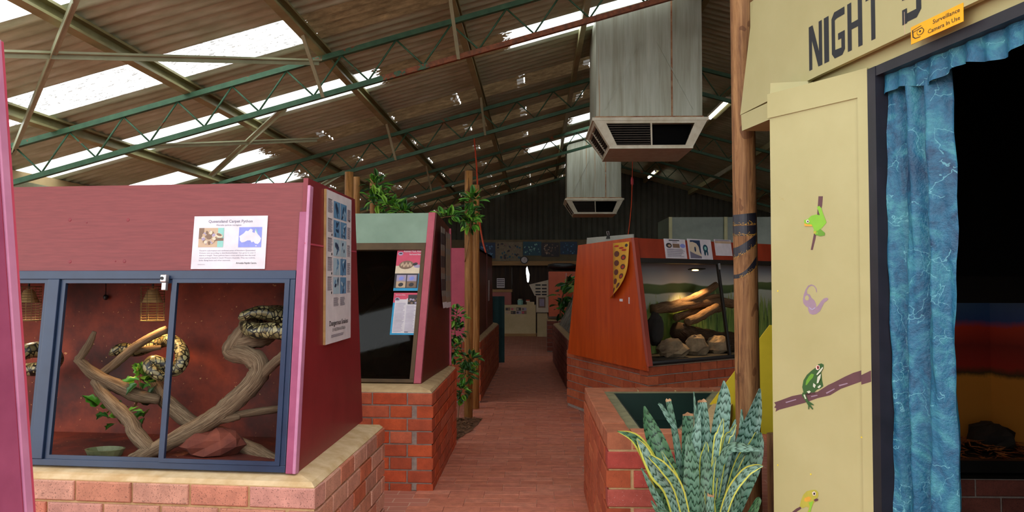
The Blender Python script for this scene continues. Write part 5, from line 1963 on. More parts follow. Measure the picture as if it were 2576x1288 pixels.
def ring_solid(k0, k1, z0, z1):
    a, b = ring_pts(k0), ring_pts(k1)
    mb = MB()
    up0 = lambda p_, z: V3((p_.x, p_.y, z))
    for i in range(4):
        j = (i + 1) % 4
        mb.face([up0(a[i], z0), up0(a[j], z0), up0(a[j], z1), up0(a[i], z1)])
        mb.face([up0(b[j], z0), up0(b[i], z0), up0(b[i], z1), up0(b[j], z1)])
        mb.face([up0(a[i], z1), up0(a[j], z1), up0(b[j], z1), up0(b[i], z1)])
        mb.face([up0(a[j], z0), up0(a[i], z0), up0(b[i], z0), up0(b[j], z0)])
    return mb


ring_solid(.007, .17, 0, RIM - .08).build('mortar_core', 'mortar_sand', pond)
ring_solid(.004, .108, RIM - .08, RIM - .006).build('coping_mortar', 'mortar_sand', pond)
rp2 = ring_pts(.056)
for i, (a, b) in enumerate(((p3, p0), (p0, p1), (p2, p3))):
    d = (b - a)
    L_ = d.length
    d.normalize()
    nrm = V3((-d.y, d.x, 0))
    rot = Matrix.Rotation(math.atan2(d.y, d.x), 4, 'Z')
    u = .115 if i == 1 else 0.0
    while u < L_ - .06:
        l = BL
        if i == 0 and L_ - u < .40:
            l = .11
        l = min(l, L_ - u)
        if L_ - u - l < .06:
            l = L_ - u
        c = a + d * (u + l / 2) + nrm * .0545
        place(brick_mesh('coping', l), 'coping_brick', Matrix.Translation((c.x, c.y, RIM - .038 + rp.uniform(-.002, .002))) @ rot, pond)
        u += l + GAP
ring_solid(.112, .172, RIM - .08, RIM - .012).build('ledge', 'ledge_olive', pond)
ring_solid(.172, .180, .05, RIM - .014).build('basin_lining', 'pond_green', pond)
q = ring_pts(.176)
MB().vprism([(p_.x, p_.y) for p_ in q], .04, .52).build('water', 'water_green', pond)
# yellow board with a slanted edge
bx = [at_depth(*p_, 4.62) for p_ in ((1936, 818), (1776, 1030), (1790, 1082), (1965, 1095), (1965, 818))]
o = MB().prism(bx, [p_ + V3((.004, .02, 0)) for p_ in bx]).build('slanted_board', 'yellow_board')
set_props(o, 'yellow-painted board with a slanted edge behind the painted pole, at the pond', 'board')

# ================================================================== PAINTED POLE
pc = V3((.956, 3.66, 0))


def pole_c(z):
    return V3((pc.x - .002 + (z - 1.4) * -.006, pc.y, z))


pole_h = chord_z(pc.x) - .35
pr_ = lambda z: .0545 - .002 * (z - 1.0)
zs = [0, .5, 1.0, 1.4, 1.8, 2.2, 2.6, 3.0, pole_h]
pl = MB().tube([pole_c(z) for z in zs], [pr_(z) for z in zs], 24).build('painted_pole', 'pole_pine', None)
for p_ in pl.data.polygons:
    p_.use_smooth = len(p_.vertices) == 4
set_props(pl, 'round pine pole with black bands and gold dots painted round it', 'pole')


def pole_pt(x, y, lift):
    """Point of the pole's surface seen at a place in the photograph (front half)."""
    d = ray(x, y).normalized()
    o_ = _cam
    for _ in range(3):
        z = (o_ + d * (3.66 / d.y)).z
    c_ = pole_c(z)
    r = pr_(z)
    f = V3((o_.x - c_.x, o_.y - c_.y))
    dd = V3((d.x, d.y))
    a_ = dd.dot(dd)
    b_ = 2 * f.dot(dd)
    c2_ = f.dot(f) - r * r
    disc = b_ * b_ - 4 * a_ * c2_
    t = (-b_ - math.sqrt(max(0, disc))) / (2 * a_)
    p_ = o_ + d * t
    n_ = V3((p_.x - c_.x, p_.y - c_.y, 0)).normalized()
    return V3((c_.x, c_.y, p_.z)) + n_ * (r + lift)


xl = lambda y: 1843.5 + (y - 560) * .016
xr = lambda y: 1902.0 + (y - 560) * .010


def pole_band(top, bot, name):
    mb = MB()
    n = 14
    cols_ = []
    for i in range(n + 1):
        t = i / n
        yt, yb = top(t), bot(t)
        col_ = []
        for k in range(5):
            y_ = yt + (yb - yt) * k / 4
            x_ = xl(y_) + (xr(y_) - xl(y_)) * (.5 - .5 * math.cos(math.pi * (0.03 + .94 * t)))
            col_.append(pole_pt(x_, y_, .0008))
        cols_.append(col_)
    for a, b in zip(cols_, cols_[1:]):
        for k in range(4):
            mb.face([a[k], b[k], b[k + 1], a[k + 1]])
    return mb.build(name, 'black_paint', pl, fix=False, smooth=True)


ss = lambda t: .5 - .5 * math.cos(math.pi * t)
pole_band(lambda t: 541 - 6 * ss(t), lambda t: 568 - 4 * t, 'painted_band')
pole_band(lambda t: 569 - 3 * t, lambda t: 594 - 2 * t, 'painted_band')
pole_band(lambda t: 624 - 34 * ss(t) ** 1.4, lambda t: 650 - 34 * ss(t) ** 1.3, 'painted_band')
pole_band(lambda t: 691 - 46 * ss(t) ** 2.2, lambda t: 701 - 30 * ss(t) ** 2.0, 'painted_tail')
mb = MB()
rd = random.Random(31)
for yf, hgt in ((lambda t: 568 - 4 * t, 9), (lambda t: 593 - 2 * t, 7), (lambda t: 651 - 34 * ss(t) ** 1.3, 9), (lambda t: 702 - 30 * ss(t) ** 2.0, 7)):
    for i in range(95):
        t = rd.uniform(0.03, .97)
        if hgt == 7 and yf(0) > 690 and t < .35:
            continue
        zz = abs(math.sin(t * 12)) * hgt
        y_ = yf(t) + 1 - rd.uniform(0, 1) * 3 - zz * rd.random() ** 1.6
        x_ = xl(y_) + (xr(y_) - xl(y_)) * ss(t)
        p_ = pole_pt(x_, y_, .0016)
        s_ = rd.uniform(.0010, .0019)
        n_ = (p_ - pole_c(p_.z))
        n_.z = 0
        n_.normalize()
        a_ = V3((-n_.y, n_.x, 0)) * s_
        b_ = V3((0, 0, s_ * 1.2))
        mb.face([p_ - a_, p_ - b_, p_ + a_, p_ + b_])
set_props(mb.build('gold_dots', 'gold_dot', pl, fix=False), kind='stuff')

# ================================================================== SNAKE PLANT
sp_ = thing('snake_plant', 'big snake plant with banded leaves, some edged yellow, before the brick pond', 'plant', (.66, 3.2, 0))
px0, py0 = .66, 3.22
rgp = lambda r, z: [(px0 + r * math.cos(t * math.pi / 12), py0 + r * math.sin(t * math.pi / 12), z) for t in range(24)]
R_ = [rgp(.15, 0), rgp(.205, .30), rgp(.215, .30), rgp(.215, .34), rgp(.195, .34), rgp(.19, .29)]
mb = MB()
for r0, r1 in zip(R_, R_[1:]):
    for i in range(24):
        mb.face([r0[i], r0[(i + 1) % 24], r1[(i + 1) % 24], r1[i]])
mb.face(list(reversed(R_[0])))
mb.build('pot', 'terracotta', sp_)
MB().vprism([(p_[0], p_[1]) for p_ in rgp(.19, 0)], .05, .30).build('potting_soil', 'soil', sp_)


def strap_leaf(pts, edge, name='leaf', twist=0.0, cut=False):
    """pts: (x, y, width px, depth offset) down the midrib, base first."""
    raw = []
    for x, y, w, dep in pts:
        p_ = at_depth(x, y, 3.2 + dep)
        raw.append((p_.x, p_.y, p_.z, w / 2 / F_PX * p_.y))
    c_ = catmull(raw, 6)
    P_ = [V3(q_[:3]) for q_ in c_]
    n = len(P_)
    mb = MB()
    L = 0
    rows = []
    for i, p_ in enumerate(P_):
        t_ = (P_[min(i + 1, n - 1)] - P_[max(i - 1, 0)]).normalized()
        tocam = (_cam - p_).normalized()
        tw = twist * i / n
        side = t_.cross(tocam).normalized()
        nn = side.cross(t_).normalized()
        s2 = side * math.cos(tw) + nn * math.sin(tw)
        n2 = nn * math.cos(tw) - side * math.sin(tw)
        w = max(.0008, c_[i][3])
        if i:
            L += (p_ - P_[i - 1]).length
        th = .0022
        rows.append(([p_ - s2 * w + n2 * w * .22, p_ - s2 * w * .5 + n2 * w * .03, p_ - n2 * 0.0, p_ + s2 * w * .5 + n2 * w * .03, p_ + s2 * w + n2 * w * .22], n2 * th, L))
    tot = max(L, .01)
    for (a, na, la), (b, nb2, lb_) in zip(rows, rows[1:]):
        for k in range(4):
            uv = [(k / 4, la), ((k + 1) / 4, la), ((k + 1) / 4, lb_), (k / 4, lb_)]
            mb.face([a[k], a[k + 1], b[k + 1], b[k]], 0, uv)
            mb.face([a[k + 1] - na * 2, a[k] - na * 2, b[k] - nb2 * 2, b[k + 1] - nb2 * 2], 0, [uv[1], uv[0], uv[3], uv[2]])
        for k, kk in ((0, 0), (4, 4)):
            mb.face([a[k], b[k], b[k] - nb2 * 2, a[k] - na * 2], 0, [(k / 4, la), (k / 4, lb_), (k / 4, lb_), (k / 4, la)])
    a, na, la = rows[-1]
    o_ = mb.build(name, 'sansevieria_edged' if edge else 'sansevieria_plain', sp_, smooth=True, fix=False)
    if cut:
        e_ = MB()
        tip = [q_ for q_ in a]
        up_ = (P_[-1] - P_[-2]).normalized()
        rr = random.Random(int(pts[-1][0]))
        pr2 = [q_ + up_ * rr.uniform(.004, .016) for q_ in tip]
        for k in range(4):
            e_.prism([tip[k], tip[k + 1], tip[k + 1] - na * 2, tip[k] - na * 2], [pr2[k], pr2[k + 1], pr2[k + 1] - na * 2, pr2[k] - na * 2])
        e_.build('dry_tip', 'dry_tip', o_)
    return o_


B_ = (1745, 1440)          # where the fan springs from
leaves = [
    # plain dark upright leaves at the back
    ([(1730, 1420, 26, .10), (1700, 1250, 44, .14), (1662, 1140, 50, .16), (1636, 1075, 36, .17), (1621, 1022, 4, .17)], False, False),
    ([(1770, 1420, 30, .12), (1800, 1200, 44, .16), (1812, 1080, 42, .18), (1822, 1000, 30, .18), (1821, 958, 4, .18)], False, False),
    ([(1800, 1420, 30, .10), (1838, 1240, 40, .12), (1870, 1130, 50, .12), (1896, 1050, 38, .11), (1912, 978, 4, .10)], False, False),
    ([(1790, 1430, 26, .06), (1860, 1240, 46, .02), (1890, 1170, 46, .0), (1906, 1110, 30, .0), (1914, 1088, 4, .0)], False, False),
    ([(1760, 1420, 24, .14), (1766, 1200, 38, .18), (1768, 1080, 34, .2), (1766, 1012, 22, .2)], False, True),
    ([(1740, 1420, 24, .14), (1735, 1220, 34, .17), (1730, 1110, 30, .18), (1730, 1046, 26, .18)], False, True),
    ([(1735, 1420, 14, .16), (1712, 1190, 18, .2), (1698, 1090, 16, .22), (1682, 1010, 14, .22)], False, True),
    ([(1700, 1080, 10, .21), (1682, 1052, 12, .21), (1664, 1022, 9, .21), (1656, 1016, 5, .21)], False, False),
    ([(1735, 1430, 22, -.03), (1738, 1290, 40, -.05), (1740, 1180, 37, -.06), (1734, 1120, 20, -.06), (1729, 1090, 3, -.06)], False, False),
    ([(1745, 1420, 20, .06), (1746, 1180, 26, .08), (1752, 1100, 24, .09), (1760, 1032, 3, .10)], False, False),
    ([(1765, 1430, 18, -.02), (1774, 1260, 28, -.05), (1778, 1190, 26, -.05), (1777, 1125, 3, -.05)], False, False),
    ([(1750, 1400, 10, .16), (1752, 1100, 9, .2), (1749, 1030, 7, .2), (1745, 986, 2, .2)], False, False),
    ([(1775, 1420, 14, .12), (1780, 1150, 24, .16), (1776, 1080, 18, .17), (1770, 1030, 3, .17)], False, False),
    ([(1780, 1420, 16, .08), (1820, 1180, 26, .10), (1840, 1100, 20, .10), (1850, 1055, 3, .1)], False, False),
    ([(1800, 1200, 14, .02), (1830, 1132, 22, .0), (1870, 1126, 22, -.03), (1915, 1134, 3, -.06)], False, False),
    ([(1770, 1430, 20, .0), (1790, 1300, 30, -.02), (1830, 1250, 20, -.04), (1850, 1225, 3, -.05)], False, False),
    ([(1790, 1430, 22, -.02), (1840, 1280, 30, -.04), (1852, 1240, 26, -.05), (1860, 1215, 3, -.05)], False, False),
    ([(1786, 1420, 14, .1), (1858, 1140, 18, .12), (1866, 1080, 14, .12), (1865, 1030, 3, .12)], False, False),
    ([(1775, 1430, 12, -.06), (1786, 1290, 18, -.08), (1788, 1250, 16, -.08)], False, True),
    ([(1840, 1420, 18, -.02), (1880, 1320, 24, -.05), (1906, 1262, 16, -.07), (1912, 1252, 3, -.07)], False, False),
    # yellow-edged leaves
    ([(1735, 1430, 20, -.02), (1680, 1280, 34, -.06), (1640, 1170, 36, -.1), (1600, 1105, 26, -.13), (1554, 1085, 3, -.15)], True, False),
    ([(1730, 1430, 20, -.04), (1690, 1250, 30, -.1), (1650, 1190, 34, -.13), (1620, 1130, 24, -.14), (1602, 1104, 3, -.14)], True, False),
    ([(1745, 1400, 18, -.06), (1710, 1240, 26, -.12), (1672, 1180, 26, -.15), (1640, 1152, 14, -.16), (1632, 1146, 3, -.16)], True, False),
    ([(1760, 1400, 14, -.03), (1700, 1220, 24, -.06), (1690, 1190, 22, -.06), (1665, 1136, 3, -.06)], True, False),
    ([(1790, 1400, 14, .0), (1790, 1300, 22, -.04), (1784, 1230, 22, -.05), (1800, 1150, 3, -.04)], True, False),
    ([(1780, 1400, 14, .02), (1803, 1130, 20, .03), (1812, 1090, 18, .03), (1819, 1053, 3, .03)], True, False),
    ([(1790, 1420, 14, -.02), (1830, 1260, 22, -.07), (1870, 1195, 24, -.1), (1900, 1176, 16, -.12), (1919, 1173, 3, -.13)], True, False),
    ([(1785, 1420, 12, .04), (1850, 1180, 16, .04), (1890, 1120, 16, .03), (1902, 1088, 3, .02)], True, False),
    ([(1775, 1420, 12, .05), (1822, 1130, 16, .05), (1840, 1090, 12, .05), (1852, 1068, 3, .05)], True, False),
    ([(1770, 1400, 12, .0), (1768, 1180, 18, -.01), (1776, 1130, 14, -.01), (1776, 1112, 3, -.01)], True, False),
    ([(1735, 1440, 12, -.06), (1670, 1290, 16, -.12), (1640, 1230, 14, -.14), (1614, 1178, 3, -.15)], False, False),
    ([(1740, 1440, 12, -.08), (1690, 1310, 18, -.16), (1655, 1285, 12, -.18), (1638, 1260, 3, -.18)], False, False),
]
for pts, edge, cut in leaves:
    strap_leaf(pts, edge, cut=cut, twist=random.Random(int(pts[-1][0])).uniform(-.5, .5))
o = MB().tube([(1.03, 3.50, 0), (1.03, 3.50, .40), (1.028, 3.50, .735)], [.034, .033, .032], 12).build('timber_stump', 'stump_wood', None)
set_props(o, 'short weathered timber stump between the snake plant and the cream panel', 'stump')

# ================================================================== NIGHT ROOM ENTRANCE (right)
J = V3((1.105, 2.669, 0))
DW = V3((.196, -.981, 0)).normalized()
WW = Frame((J.x, J.y, 0), (DW.x, DW.y), 0.0)
PANEL = Frame((.884, 3.03, 0), (.522, -.853), 0.0)
PL_len = (J - V3((.884, 3.03, 0))).length
pn = thing('painted_screen', 'tall cream panel with painted frogs beside the night room doorway', 'panel', (1.0, 2.85, 0))
MB().fbox(PANEL, .002, PL_len, 0, 2.1, -.02, 0).build('panel_board', 'cream_board', pn)
MB().fbox(PANEL, -.004, PL_len - .02, 2.012, 2.104, 0.0, .006).build('top_strip', 'cream_board', pn)
MB().fbox(PANEL, PL_len - .034, PL_len + .004, 0, 2.104, 0.0, .008).build('edge_strip', 'cream_board', pn)
mb = MB()
for (x_, y_) in ((1957, 732), (1957, 1170), (2168, 1100), (2166, 730), (2040, 1193)):
    u, v = PANEL.uv(x_, y_)
    mb.cyl(PANEL.p(u, v, 0), PANEL.p(u, v, .0015), .003, 6)
set_props(mb.build('nail_heads', 'yellow_board', pn), kind='stuff')


def paint(name, shapes, label=None):
    P = Print(PANEL, .0006)
    for i, (m, pts) in enumerate(shapes):
        P.px(pts, m, i)
    o_ = P.build(name, pn)
    if label:
        o_['label'] = label
    return o_


# crops measured on the photograph: q(x0, y0, k) rescales them
q_ = lambda ox, oy, k: (lambda pts: [(ox + a / k, oy + b / k) for a, b in pts])
c8 = q_(1800, 600, 1.872)
c7 = q_(1800, 0, 2.147)
paint('painted_tree_frog', [
    ('branch_plum', c7([(556, 1060), (580, 1060), (576, 1110), (562, 1160), (540, 1290), (525, 1350), (514, 1350), (528, 1280), (548, 1170)])),
    ('frog_lime', c7([(478, 1190), (500, 1182), (516, 1166), (545, 1158), (566, 1164), (580, 1180), (600, 1200), (592, 1212), (575, 1232), (552, 1248), (536, 1250), (524, 1222), (500, 1220), (484, 1222), (480, 1205)])),
    ('frog_lime', c7([(548, 1118), (562, 1112), (572, 1124), (580, 1150), (598, 1196), (584, 1200), (566, 1168), (556, 1138)])),
    ('frog_lime2', c7([(552, 1248), (566, 1236), (592, 1258), (590, 1272), (566, 1276), (540, 1268)])),
    ('frog_lime', c7([(530, 1246), (545, 1240), (556, 1262), (540, 1268)])),
    ('frog_orange', c7([(480, 1205), (500, 1212), (520, 1212), (526, 1222), (500, 1222), (484, 1222)])),
    ('eye_cream', c7([(492, 1190), (502, 1186), (510, 1196), (502, 1206), (493, 1202)])),
    ('letter_black', c7([(498, 1192), (504, 1192), (505, 1200), (498, 1201)])),
    ('frog_olive', c7([(532, 1250), (548, 1246), (545, 1262), (534, 1262)])),
], 'painted lime green tree frog on a thin twig')
paint('painted_snake', [
    ('worm_mauve', c8([(478, 254), (476, 236), (466, 222), (452, 216), (436, 222), (424, 240), (416, 262), (411, 288), (414, 306), (424, 318), (436, 326), (436, 338), (444, 354), (458, 359), (474, 356), (492, 342), (502, 322), (512, 302), (524, 294), (532, 286),
                        (526, 278), (510, 282), (496, 296), (484, 314), (474, 324), (474, 310), (466, 292), (452, 280), (444, 264), (432, 260), (430, 244), (440, 228), (452, 222), (464, 226), (472, 238), (474, 252)])),
    ('cream_board', c8([(422, 274), (432, 266), (440, 276), (438, 290), (428, 292), (421, 284)])),
    ('print_lilac', c8([(440, 320), (456, 332), (470, 322), (470, 330), (456, 338), (444, 332)])),
], 'painted mauve coiled snake')
paint('painted_branch', [
    ('branch_plum', c8([(276, 772), (300, 764), (360, 742), (420, 730), (480, 722), (530, 690), (560, 676), (610, 650), (650, 632), (690, 620), (718, 618), (718, 668), (690, 672), (640, 690), (590, 708), (540, 738), (480, 752), (420, 774), (360, 790), (300, 806), (282, 816), (286, 800), (276, 796), (284, 784)])),
    ('worm_mauve', c8([(580, 690), (620, 680), (624, 684), (584, 696)])), ('worm_mauve', c8([(520, 726), (560, 706), (562, 710), (524, 732)])),
    ('worm_mauve', c8([(450, 742), (480, 736), (482, 740), (452, 747)])), ('worm_mauve', c8([(330, 770), (380, 756), (382, 760), (334, 775)])),
], 'painted plum-brown branch running to the panel edge')
P = Print(PANEL, .0086)
ua_ = PL_len - .034
P.poly([(ua_, PANEL.uv(2160, 942)[1]), (PL_len + .003, PANEL.uv(2182, 930)[1]), (PL_len + .003, PANEL.uv(2182, 958)[1]), (ua_, PANEL.uv(2160, 966)[1])], 'branch_plum', 0)
P.build('painted_branch', pn)
paint('painted_green_frog', [
    ('frog_dark', c8([(474, 606), (484, 592), (498, 588), (510, 594), (508, 612), (498, 630), (502, 668), (508, 696), (494, 706), (478, 712), (466, 724), (474, 730), (452, 736), (430, 738), (414, 724), (408, 700), (414, 668), (430, 642), (452, 622)])),
    ('frog_lime2', c8([(440, 648), (452, 636), (464, 640), (458, 656), (446, 668), (430, 690), (424, 690), (428, 668)])),
    ('frog_pale', c8([(480, 700), (492, 690), (498, 694), (488, 706)])),
    ('frog_pale', c8([(430, 720), (444, 716), (450, 722), (440, 730)])),
    ('frog_pale', c8([(462, 680), (474, 690), (468, 704), (460, 696)])),
    ('frog_dark', c8([(412, 724), (424, 728), (438, 764), (462, 780), (466, 786), (448, 782), (462, 802), (458, 806), (444, 790), (442, 804), (438, 804), (438, 786), (420, 756), (408, 740)])),
    ('frog_pale', c8([(416, 736), (422, 734), (430, 754), (424, 756)])),
    ('eye_cream', c8([(474, 606), (480, 596), (492, 598), (494, 612), (484, 620), (476, 616)])),
    ('poster_red', c8([(480, 600), (490, 600), (490, 614), (481, 614)])),
    ('letter_black', c8([(483, 603), (489, 603), (489, 612), (483, 611)])),
    ('frog_pale', c8([(494, 618), (508, 604), (510, 610), (500, 626), (482, 644), (478, 640)])),
    ('frog_pale', c8([(484, 652), (500, 636), (498, 656), (488, 680), (480, 682)])),
], 'painted spotted green frog sitting on the branch')
paint('painted_yellow_frog', [
    ('branch_plum', c8([(350, 1296), (380, 1272), (400, 1262), (404, 1272), (380, 1288), (366, 1298)])),
    ('frog_olive', c8([(396, 1262), (402, 1236), (414, 1206), (430, 1190), (452, 1184), (474, 1184), (484, 1196), (484, 1214), (474, 1228), (466, 1240), (452, 1268), (446, 1296), (430, 1296), (440, 1268), (428, 1262), (412, 1270)])),
    ('frog_orange', c8([(420, 1222), (440, 1214), (452, 1222), (444, 1236), (428, 1240), (418, 1236)])),
    ('frog_lime', c8([(440, 1244), (462, 1236), (456, 1256), (446, 1290), (436, 1296), (446, 1262)])),
    ('eye_cream', c8([(456, 1196), (466, 1190), (474, 1198), (472, 1210), (460, 1210)])),
    ('letter_black', c8([(463, 1196), (471, 1197), (470, 1207), (462, 1206)])),
    ('branch_plum', c8([(464, 1230), (476, 1224), (486, 1226), (484, 1234), (470, 1238)])),
], 'painted yellow-olive frog at the foot of the frame')

# the wall with the doorway
wn = thing('wall_night', None, None, (J.x, J.y, 0), kind='structure')
MB().fbox(WW, -.84, 1.25, 2.1, 2.62, -.04, .0).build('header_board', 'cream_board', wn)
MB().fbox(WW, 0, .050, 0, 2.098, -.05, .006).build('door_jamb', 'black_paint', wn)
MB().fbox(WW, .050, 1.10, 2.066, 2.098, -.05, .004).build('door_head', 'black_paint', wn)
MB().fbox(WW, 1.10, 1.15, 0, 2.098, -.05, .006).build('door_jamb', 'black_paint', wn)
MB().fbox(WW, 1.15, 2.1, 0, 2.62, -.04, .0).build('wall_board', 'cream_board', wn)
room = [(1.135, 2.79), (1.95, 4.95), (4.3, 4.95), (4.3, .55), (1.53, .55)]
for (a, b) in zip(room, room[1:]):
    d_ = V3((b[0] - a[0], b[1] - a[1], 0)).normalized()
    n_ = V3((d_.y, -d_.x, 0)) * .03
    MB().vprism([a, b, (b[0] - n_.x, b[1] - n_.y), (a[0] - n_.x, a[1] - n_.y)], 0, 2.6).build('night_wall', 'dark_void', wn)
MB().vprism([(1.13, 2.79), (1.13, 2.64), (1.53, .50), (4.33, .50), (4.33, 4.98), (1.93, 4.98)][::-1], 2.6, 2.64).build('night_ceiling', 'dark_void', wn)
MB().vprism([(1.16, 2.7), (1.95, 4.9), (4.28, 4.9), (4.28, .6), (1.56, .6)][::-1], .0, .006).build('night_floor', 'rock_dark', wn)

# the sign board above
SS = Frame((.897, 3.524, 0), (DW.x, DW.y), 0.0)
sb = thing('sign_board', 'big cream sign board with black capitals reading NIGHT, over the doorway', 'sign', SS.p(.8, 2.13))
poly = [(.008, 2.128), (.62, 2.140), (1.9, 2.140), (1.9, 3.0), (.262, 3.0)]
MB().prism([SS.p(u, v, -.016) for u, v in poly], [SS.p(u, v, 0) for u, v in poly]).build('board', 'cream_board', sb)
MB().prism([SS.p(.020, 2.055, -.002), SS.p(.50, 2.055, -.002), SS.p(.50, 2.055, -.32), SS.p(.06, 2.055, -.32)],
           [SS.p(.012, 2.127, -.002), SS.p(.50, 2.127, -.002), SS.p(.50, 2.127, -.32), SS.p(.06, 2.127, -.32)]).build('soffit_box', 'cream_board', sb)
def glyph(quads, u0, u1, v0, v1):
    P = Print(SS, .0006)
    for k, qd in enumerate(quads):
        P.poly([(u0 + a * (u1 - u0), v0 + b * (v1 - v0)) for a, b in qd], 'letter_black', .15 * k)
    o_ = P.build('letter', sb)
    o_['kind'] = 'stuff'


bu = lambda x, y: SS.uv(x, y)[0]
vN0, vN1 = 2.172, 2.335
gl = {
    'N': [[(0, 0), (.24, 0), (.24, 1), (0, 1)], [(.76, 0), (1, 0), (1, 1), (.76, 1)], [(.0, 1), (.30, 1), (1, 0), (.70, 0)]],
    'I': [[(0, 0), (1, 0), (1, 1), (0, 1)]],
    'G': [[(0, .12), (.26, .12), (.26, .88), (0, .88)], [(0, .88), (.26, .82), (.42, .84), (1, .84), (1, 1), (.22, 1)], [(0, .12), (.22, 0), (.80, 0), (1, .10), (1, .16), (.26, .18)], [(.74, .10), (1, .10), (1, .50), (.74, .50)], [(.5, .36), (1, .36), (1, .50), (.5, .50)]],
    'H': [[(0, 0), (.28, 0), (.28, 1), (0, 1)], [(.72, 0), (1, 0), (1, 1), (.72, 1)], [(.28, .43), (.72, .43), (.72, .57), (.28, .57)]],
    'T': [[(.36, 0), (.64, 0), (.64, 1), (.36, 1)], [(0, .84), (1, .84), (1, 1), (0, 1)]],
    'S': [[(0, 0.02), (.76, .02), (1, .14), (1, .18), (0, .18)], [(.74, .14), (1, .14), (1, .50), (.74, .54)], [(0, .46), (1, .42), (.95, .56), (.05, .60)], [(0, .54), (.26, .56), (.26, .88), (0, .86)], [(0, .86), (.24, 1), (1, 1), (1, .84), (0, .84)], [(0, 0), (.26, 0.0), (.26, .28), (0, .28)]],
}
for ch, xa, ya, xb, yb in (('N', 2036, 170, 2069, 155), ('I', 2074, 150, 2086, 140), ('G', 2093, 135, 2126, 118), ('H', 2133, 115, 2170, 100), ('T', 2179, 88, 2216, 70), ('S', 2270, 34, 2318, 16)):
    glyph(gl[ch], bu(xa, ya), bu(xb, yb), vN0, vN1)
# joint of the board sheets
u, v = SS.uv(2276, 60)
MB().fbox(SS, u - .001, u + .001, 2.141, 2.21, 0, .001).build('sheet_joint', 'print_tan', sb)
# yellow sticker
us = [SS.uv(*p_) for p_ in ((2293, 70), (2424, 6), (2424, 46), (2293, 117))]
u0, u1 = us[0][0], us[1][0]
v0, v1 = (us[3][1] + us[2][1]) / 2 - .002, (us[0][1] + us[1][1]) / 2
st = thing('camera_sticker', 'yellow sticker reading Surveillance Camera In Use above the doorway', 'sticker', SS.p((u0 + u1) / 2, v0, .002))
MB().fbox(SS, u0, u1, v0, v1, .0005, .0025).build('sticker_sheet', 'sign_yellow', st)
P = Print(SS, .0029)
W, H = u1 - u0, v1 - v0
P.text('Surveillance', u0 + .95 * W, v0 + .60 * H, .24 * H, 'letter_black', .50 * W, 1, .004, 'R')
P.text('Camera In Use', u0 + .95 * W, v0 + .18 * H, .24 * H, 'letter_black', .60 * W, 1, .004, 'R')
def icon(pts, m='letter_black', l=1):
    P.poly([(u0 + a * W, v0 + b * H) for a, b in pts], m, l)
icon([(.03, .78), (.22, .84), (.22, .81), (.03, .75)])
icon([(.04, .66), (.24, .72), (.25, .69), (.04, .63)])
icon([(.03, .78), (.05, .78), (.06, .34), (.04, .34)])
P.ell(u0 + .20 * W, v0 + .50 * H, .075 * W, .19 * H, 'letter_black', 1, 14)
P.ell(u0 + .20 * W, v0 + .50 * H, .062 * W, .16 * H, 'sign_yellow', 2, 14)
P.ell(u0 + .20 * W, v0 + .52 * H, .020 * W, .06 * H, 'letter_black', 3, 10)
icon([(.05, .34), (.09, .22), (.20, .20), (.20, .24), (.10, .26), (.07, .36)])
P.build('print', st)
# small return board between panel top and sign
rb_ = [at_depth(*p_, y_) for p_, y_ in (((1937, 243), 3.05), ((1938, 209), 3.05), ((2033, 204), 2.97), ((2033, 222), 2.97))]
set_props(MB().prism(rb_, [p_ + V3((.02, .008, 0)) for p_ in rb_]).build('trim_2', 'cream_board'), kind='structure')

# curtain and valance
cu = thing('door_curtain', 'blue crinkled cloth curtain gathered at the left of the dark doorway', 'curtain', WW.p(.18, .1, -.06))
mb = MB()
nu, nv = 44, 40


def cur(i, j):
    s, t = i / nu, j / nv
    v = .10 + (2.03 - .10) * t
    right = .305 - .05 * max(0, 1 - (v - .1) / .75) ** 1.5 + .004 * math.sin(v * 9)
    u = .052 + (right - .052) * s - .03 * max(0, .5 - v) * (1 - s)
    w = -.055 + .022 * math.cos(s * 2 * math.pi * 2.6 + .25 * math.sin(v * 3)) + .006 * math.sin(s * 40 + v * 5) + .003 * math.sin(v * 31 + s * 20)
    return WW.p(u, v, w)


for i in range(nu):
    for j in range(nv):
        mb.face([cur(i, j), cur(i + 1, j), cur(i + 1, j + 1), cur(i, j + 1)])
o = mb.build('curtain_cloth', 'blue_curtain', cu, smooth=True, fix=False)
bm = bmesh.new()
bm.from_mesh(o.data)
bmesh.ops.remove_doubles(bm, verts=bm.verts, dist=1e-5)
bm.to_mesh(o.data)
bm.free()
mb = MB()
nu2, nv2 = 90, 8


def val(i, j):
    s, t = i / nu2, j / nv2
    u = .050 + 1.05 * s
    v = 2.0 + .012 * math.sin(s * 24) * (1 - t) + (2.068 - 2.0) * t
    w = -.028 + (.010 * math.sin(s * 90) + .006 * math.sin(s * 37)) * (1 - .6 * t)
    return WW.p(u, v, w)


for i in range(nu2):
    for j in range(nv2):
        mb.face([val(i, j), val(i + 1, j), val(i + 1, j + 1), val(i, j + 1)])
o = mb.build('valance', 'blue_curtain', None, smooth=True, fix=False)
bm = bmesh.new()
bm.from_mesh(o.data)
bmesh.ops.remove_doubles(bm, verts=bm.verts, dist=1e-5)
bm.to_mesh(o.data)
bm.free()
set_props(o, 'gathered blue cloth valance along the top of the dark doorway', 'valance')

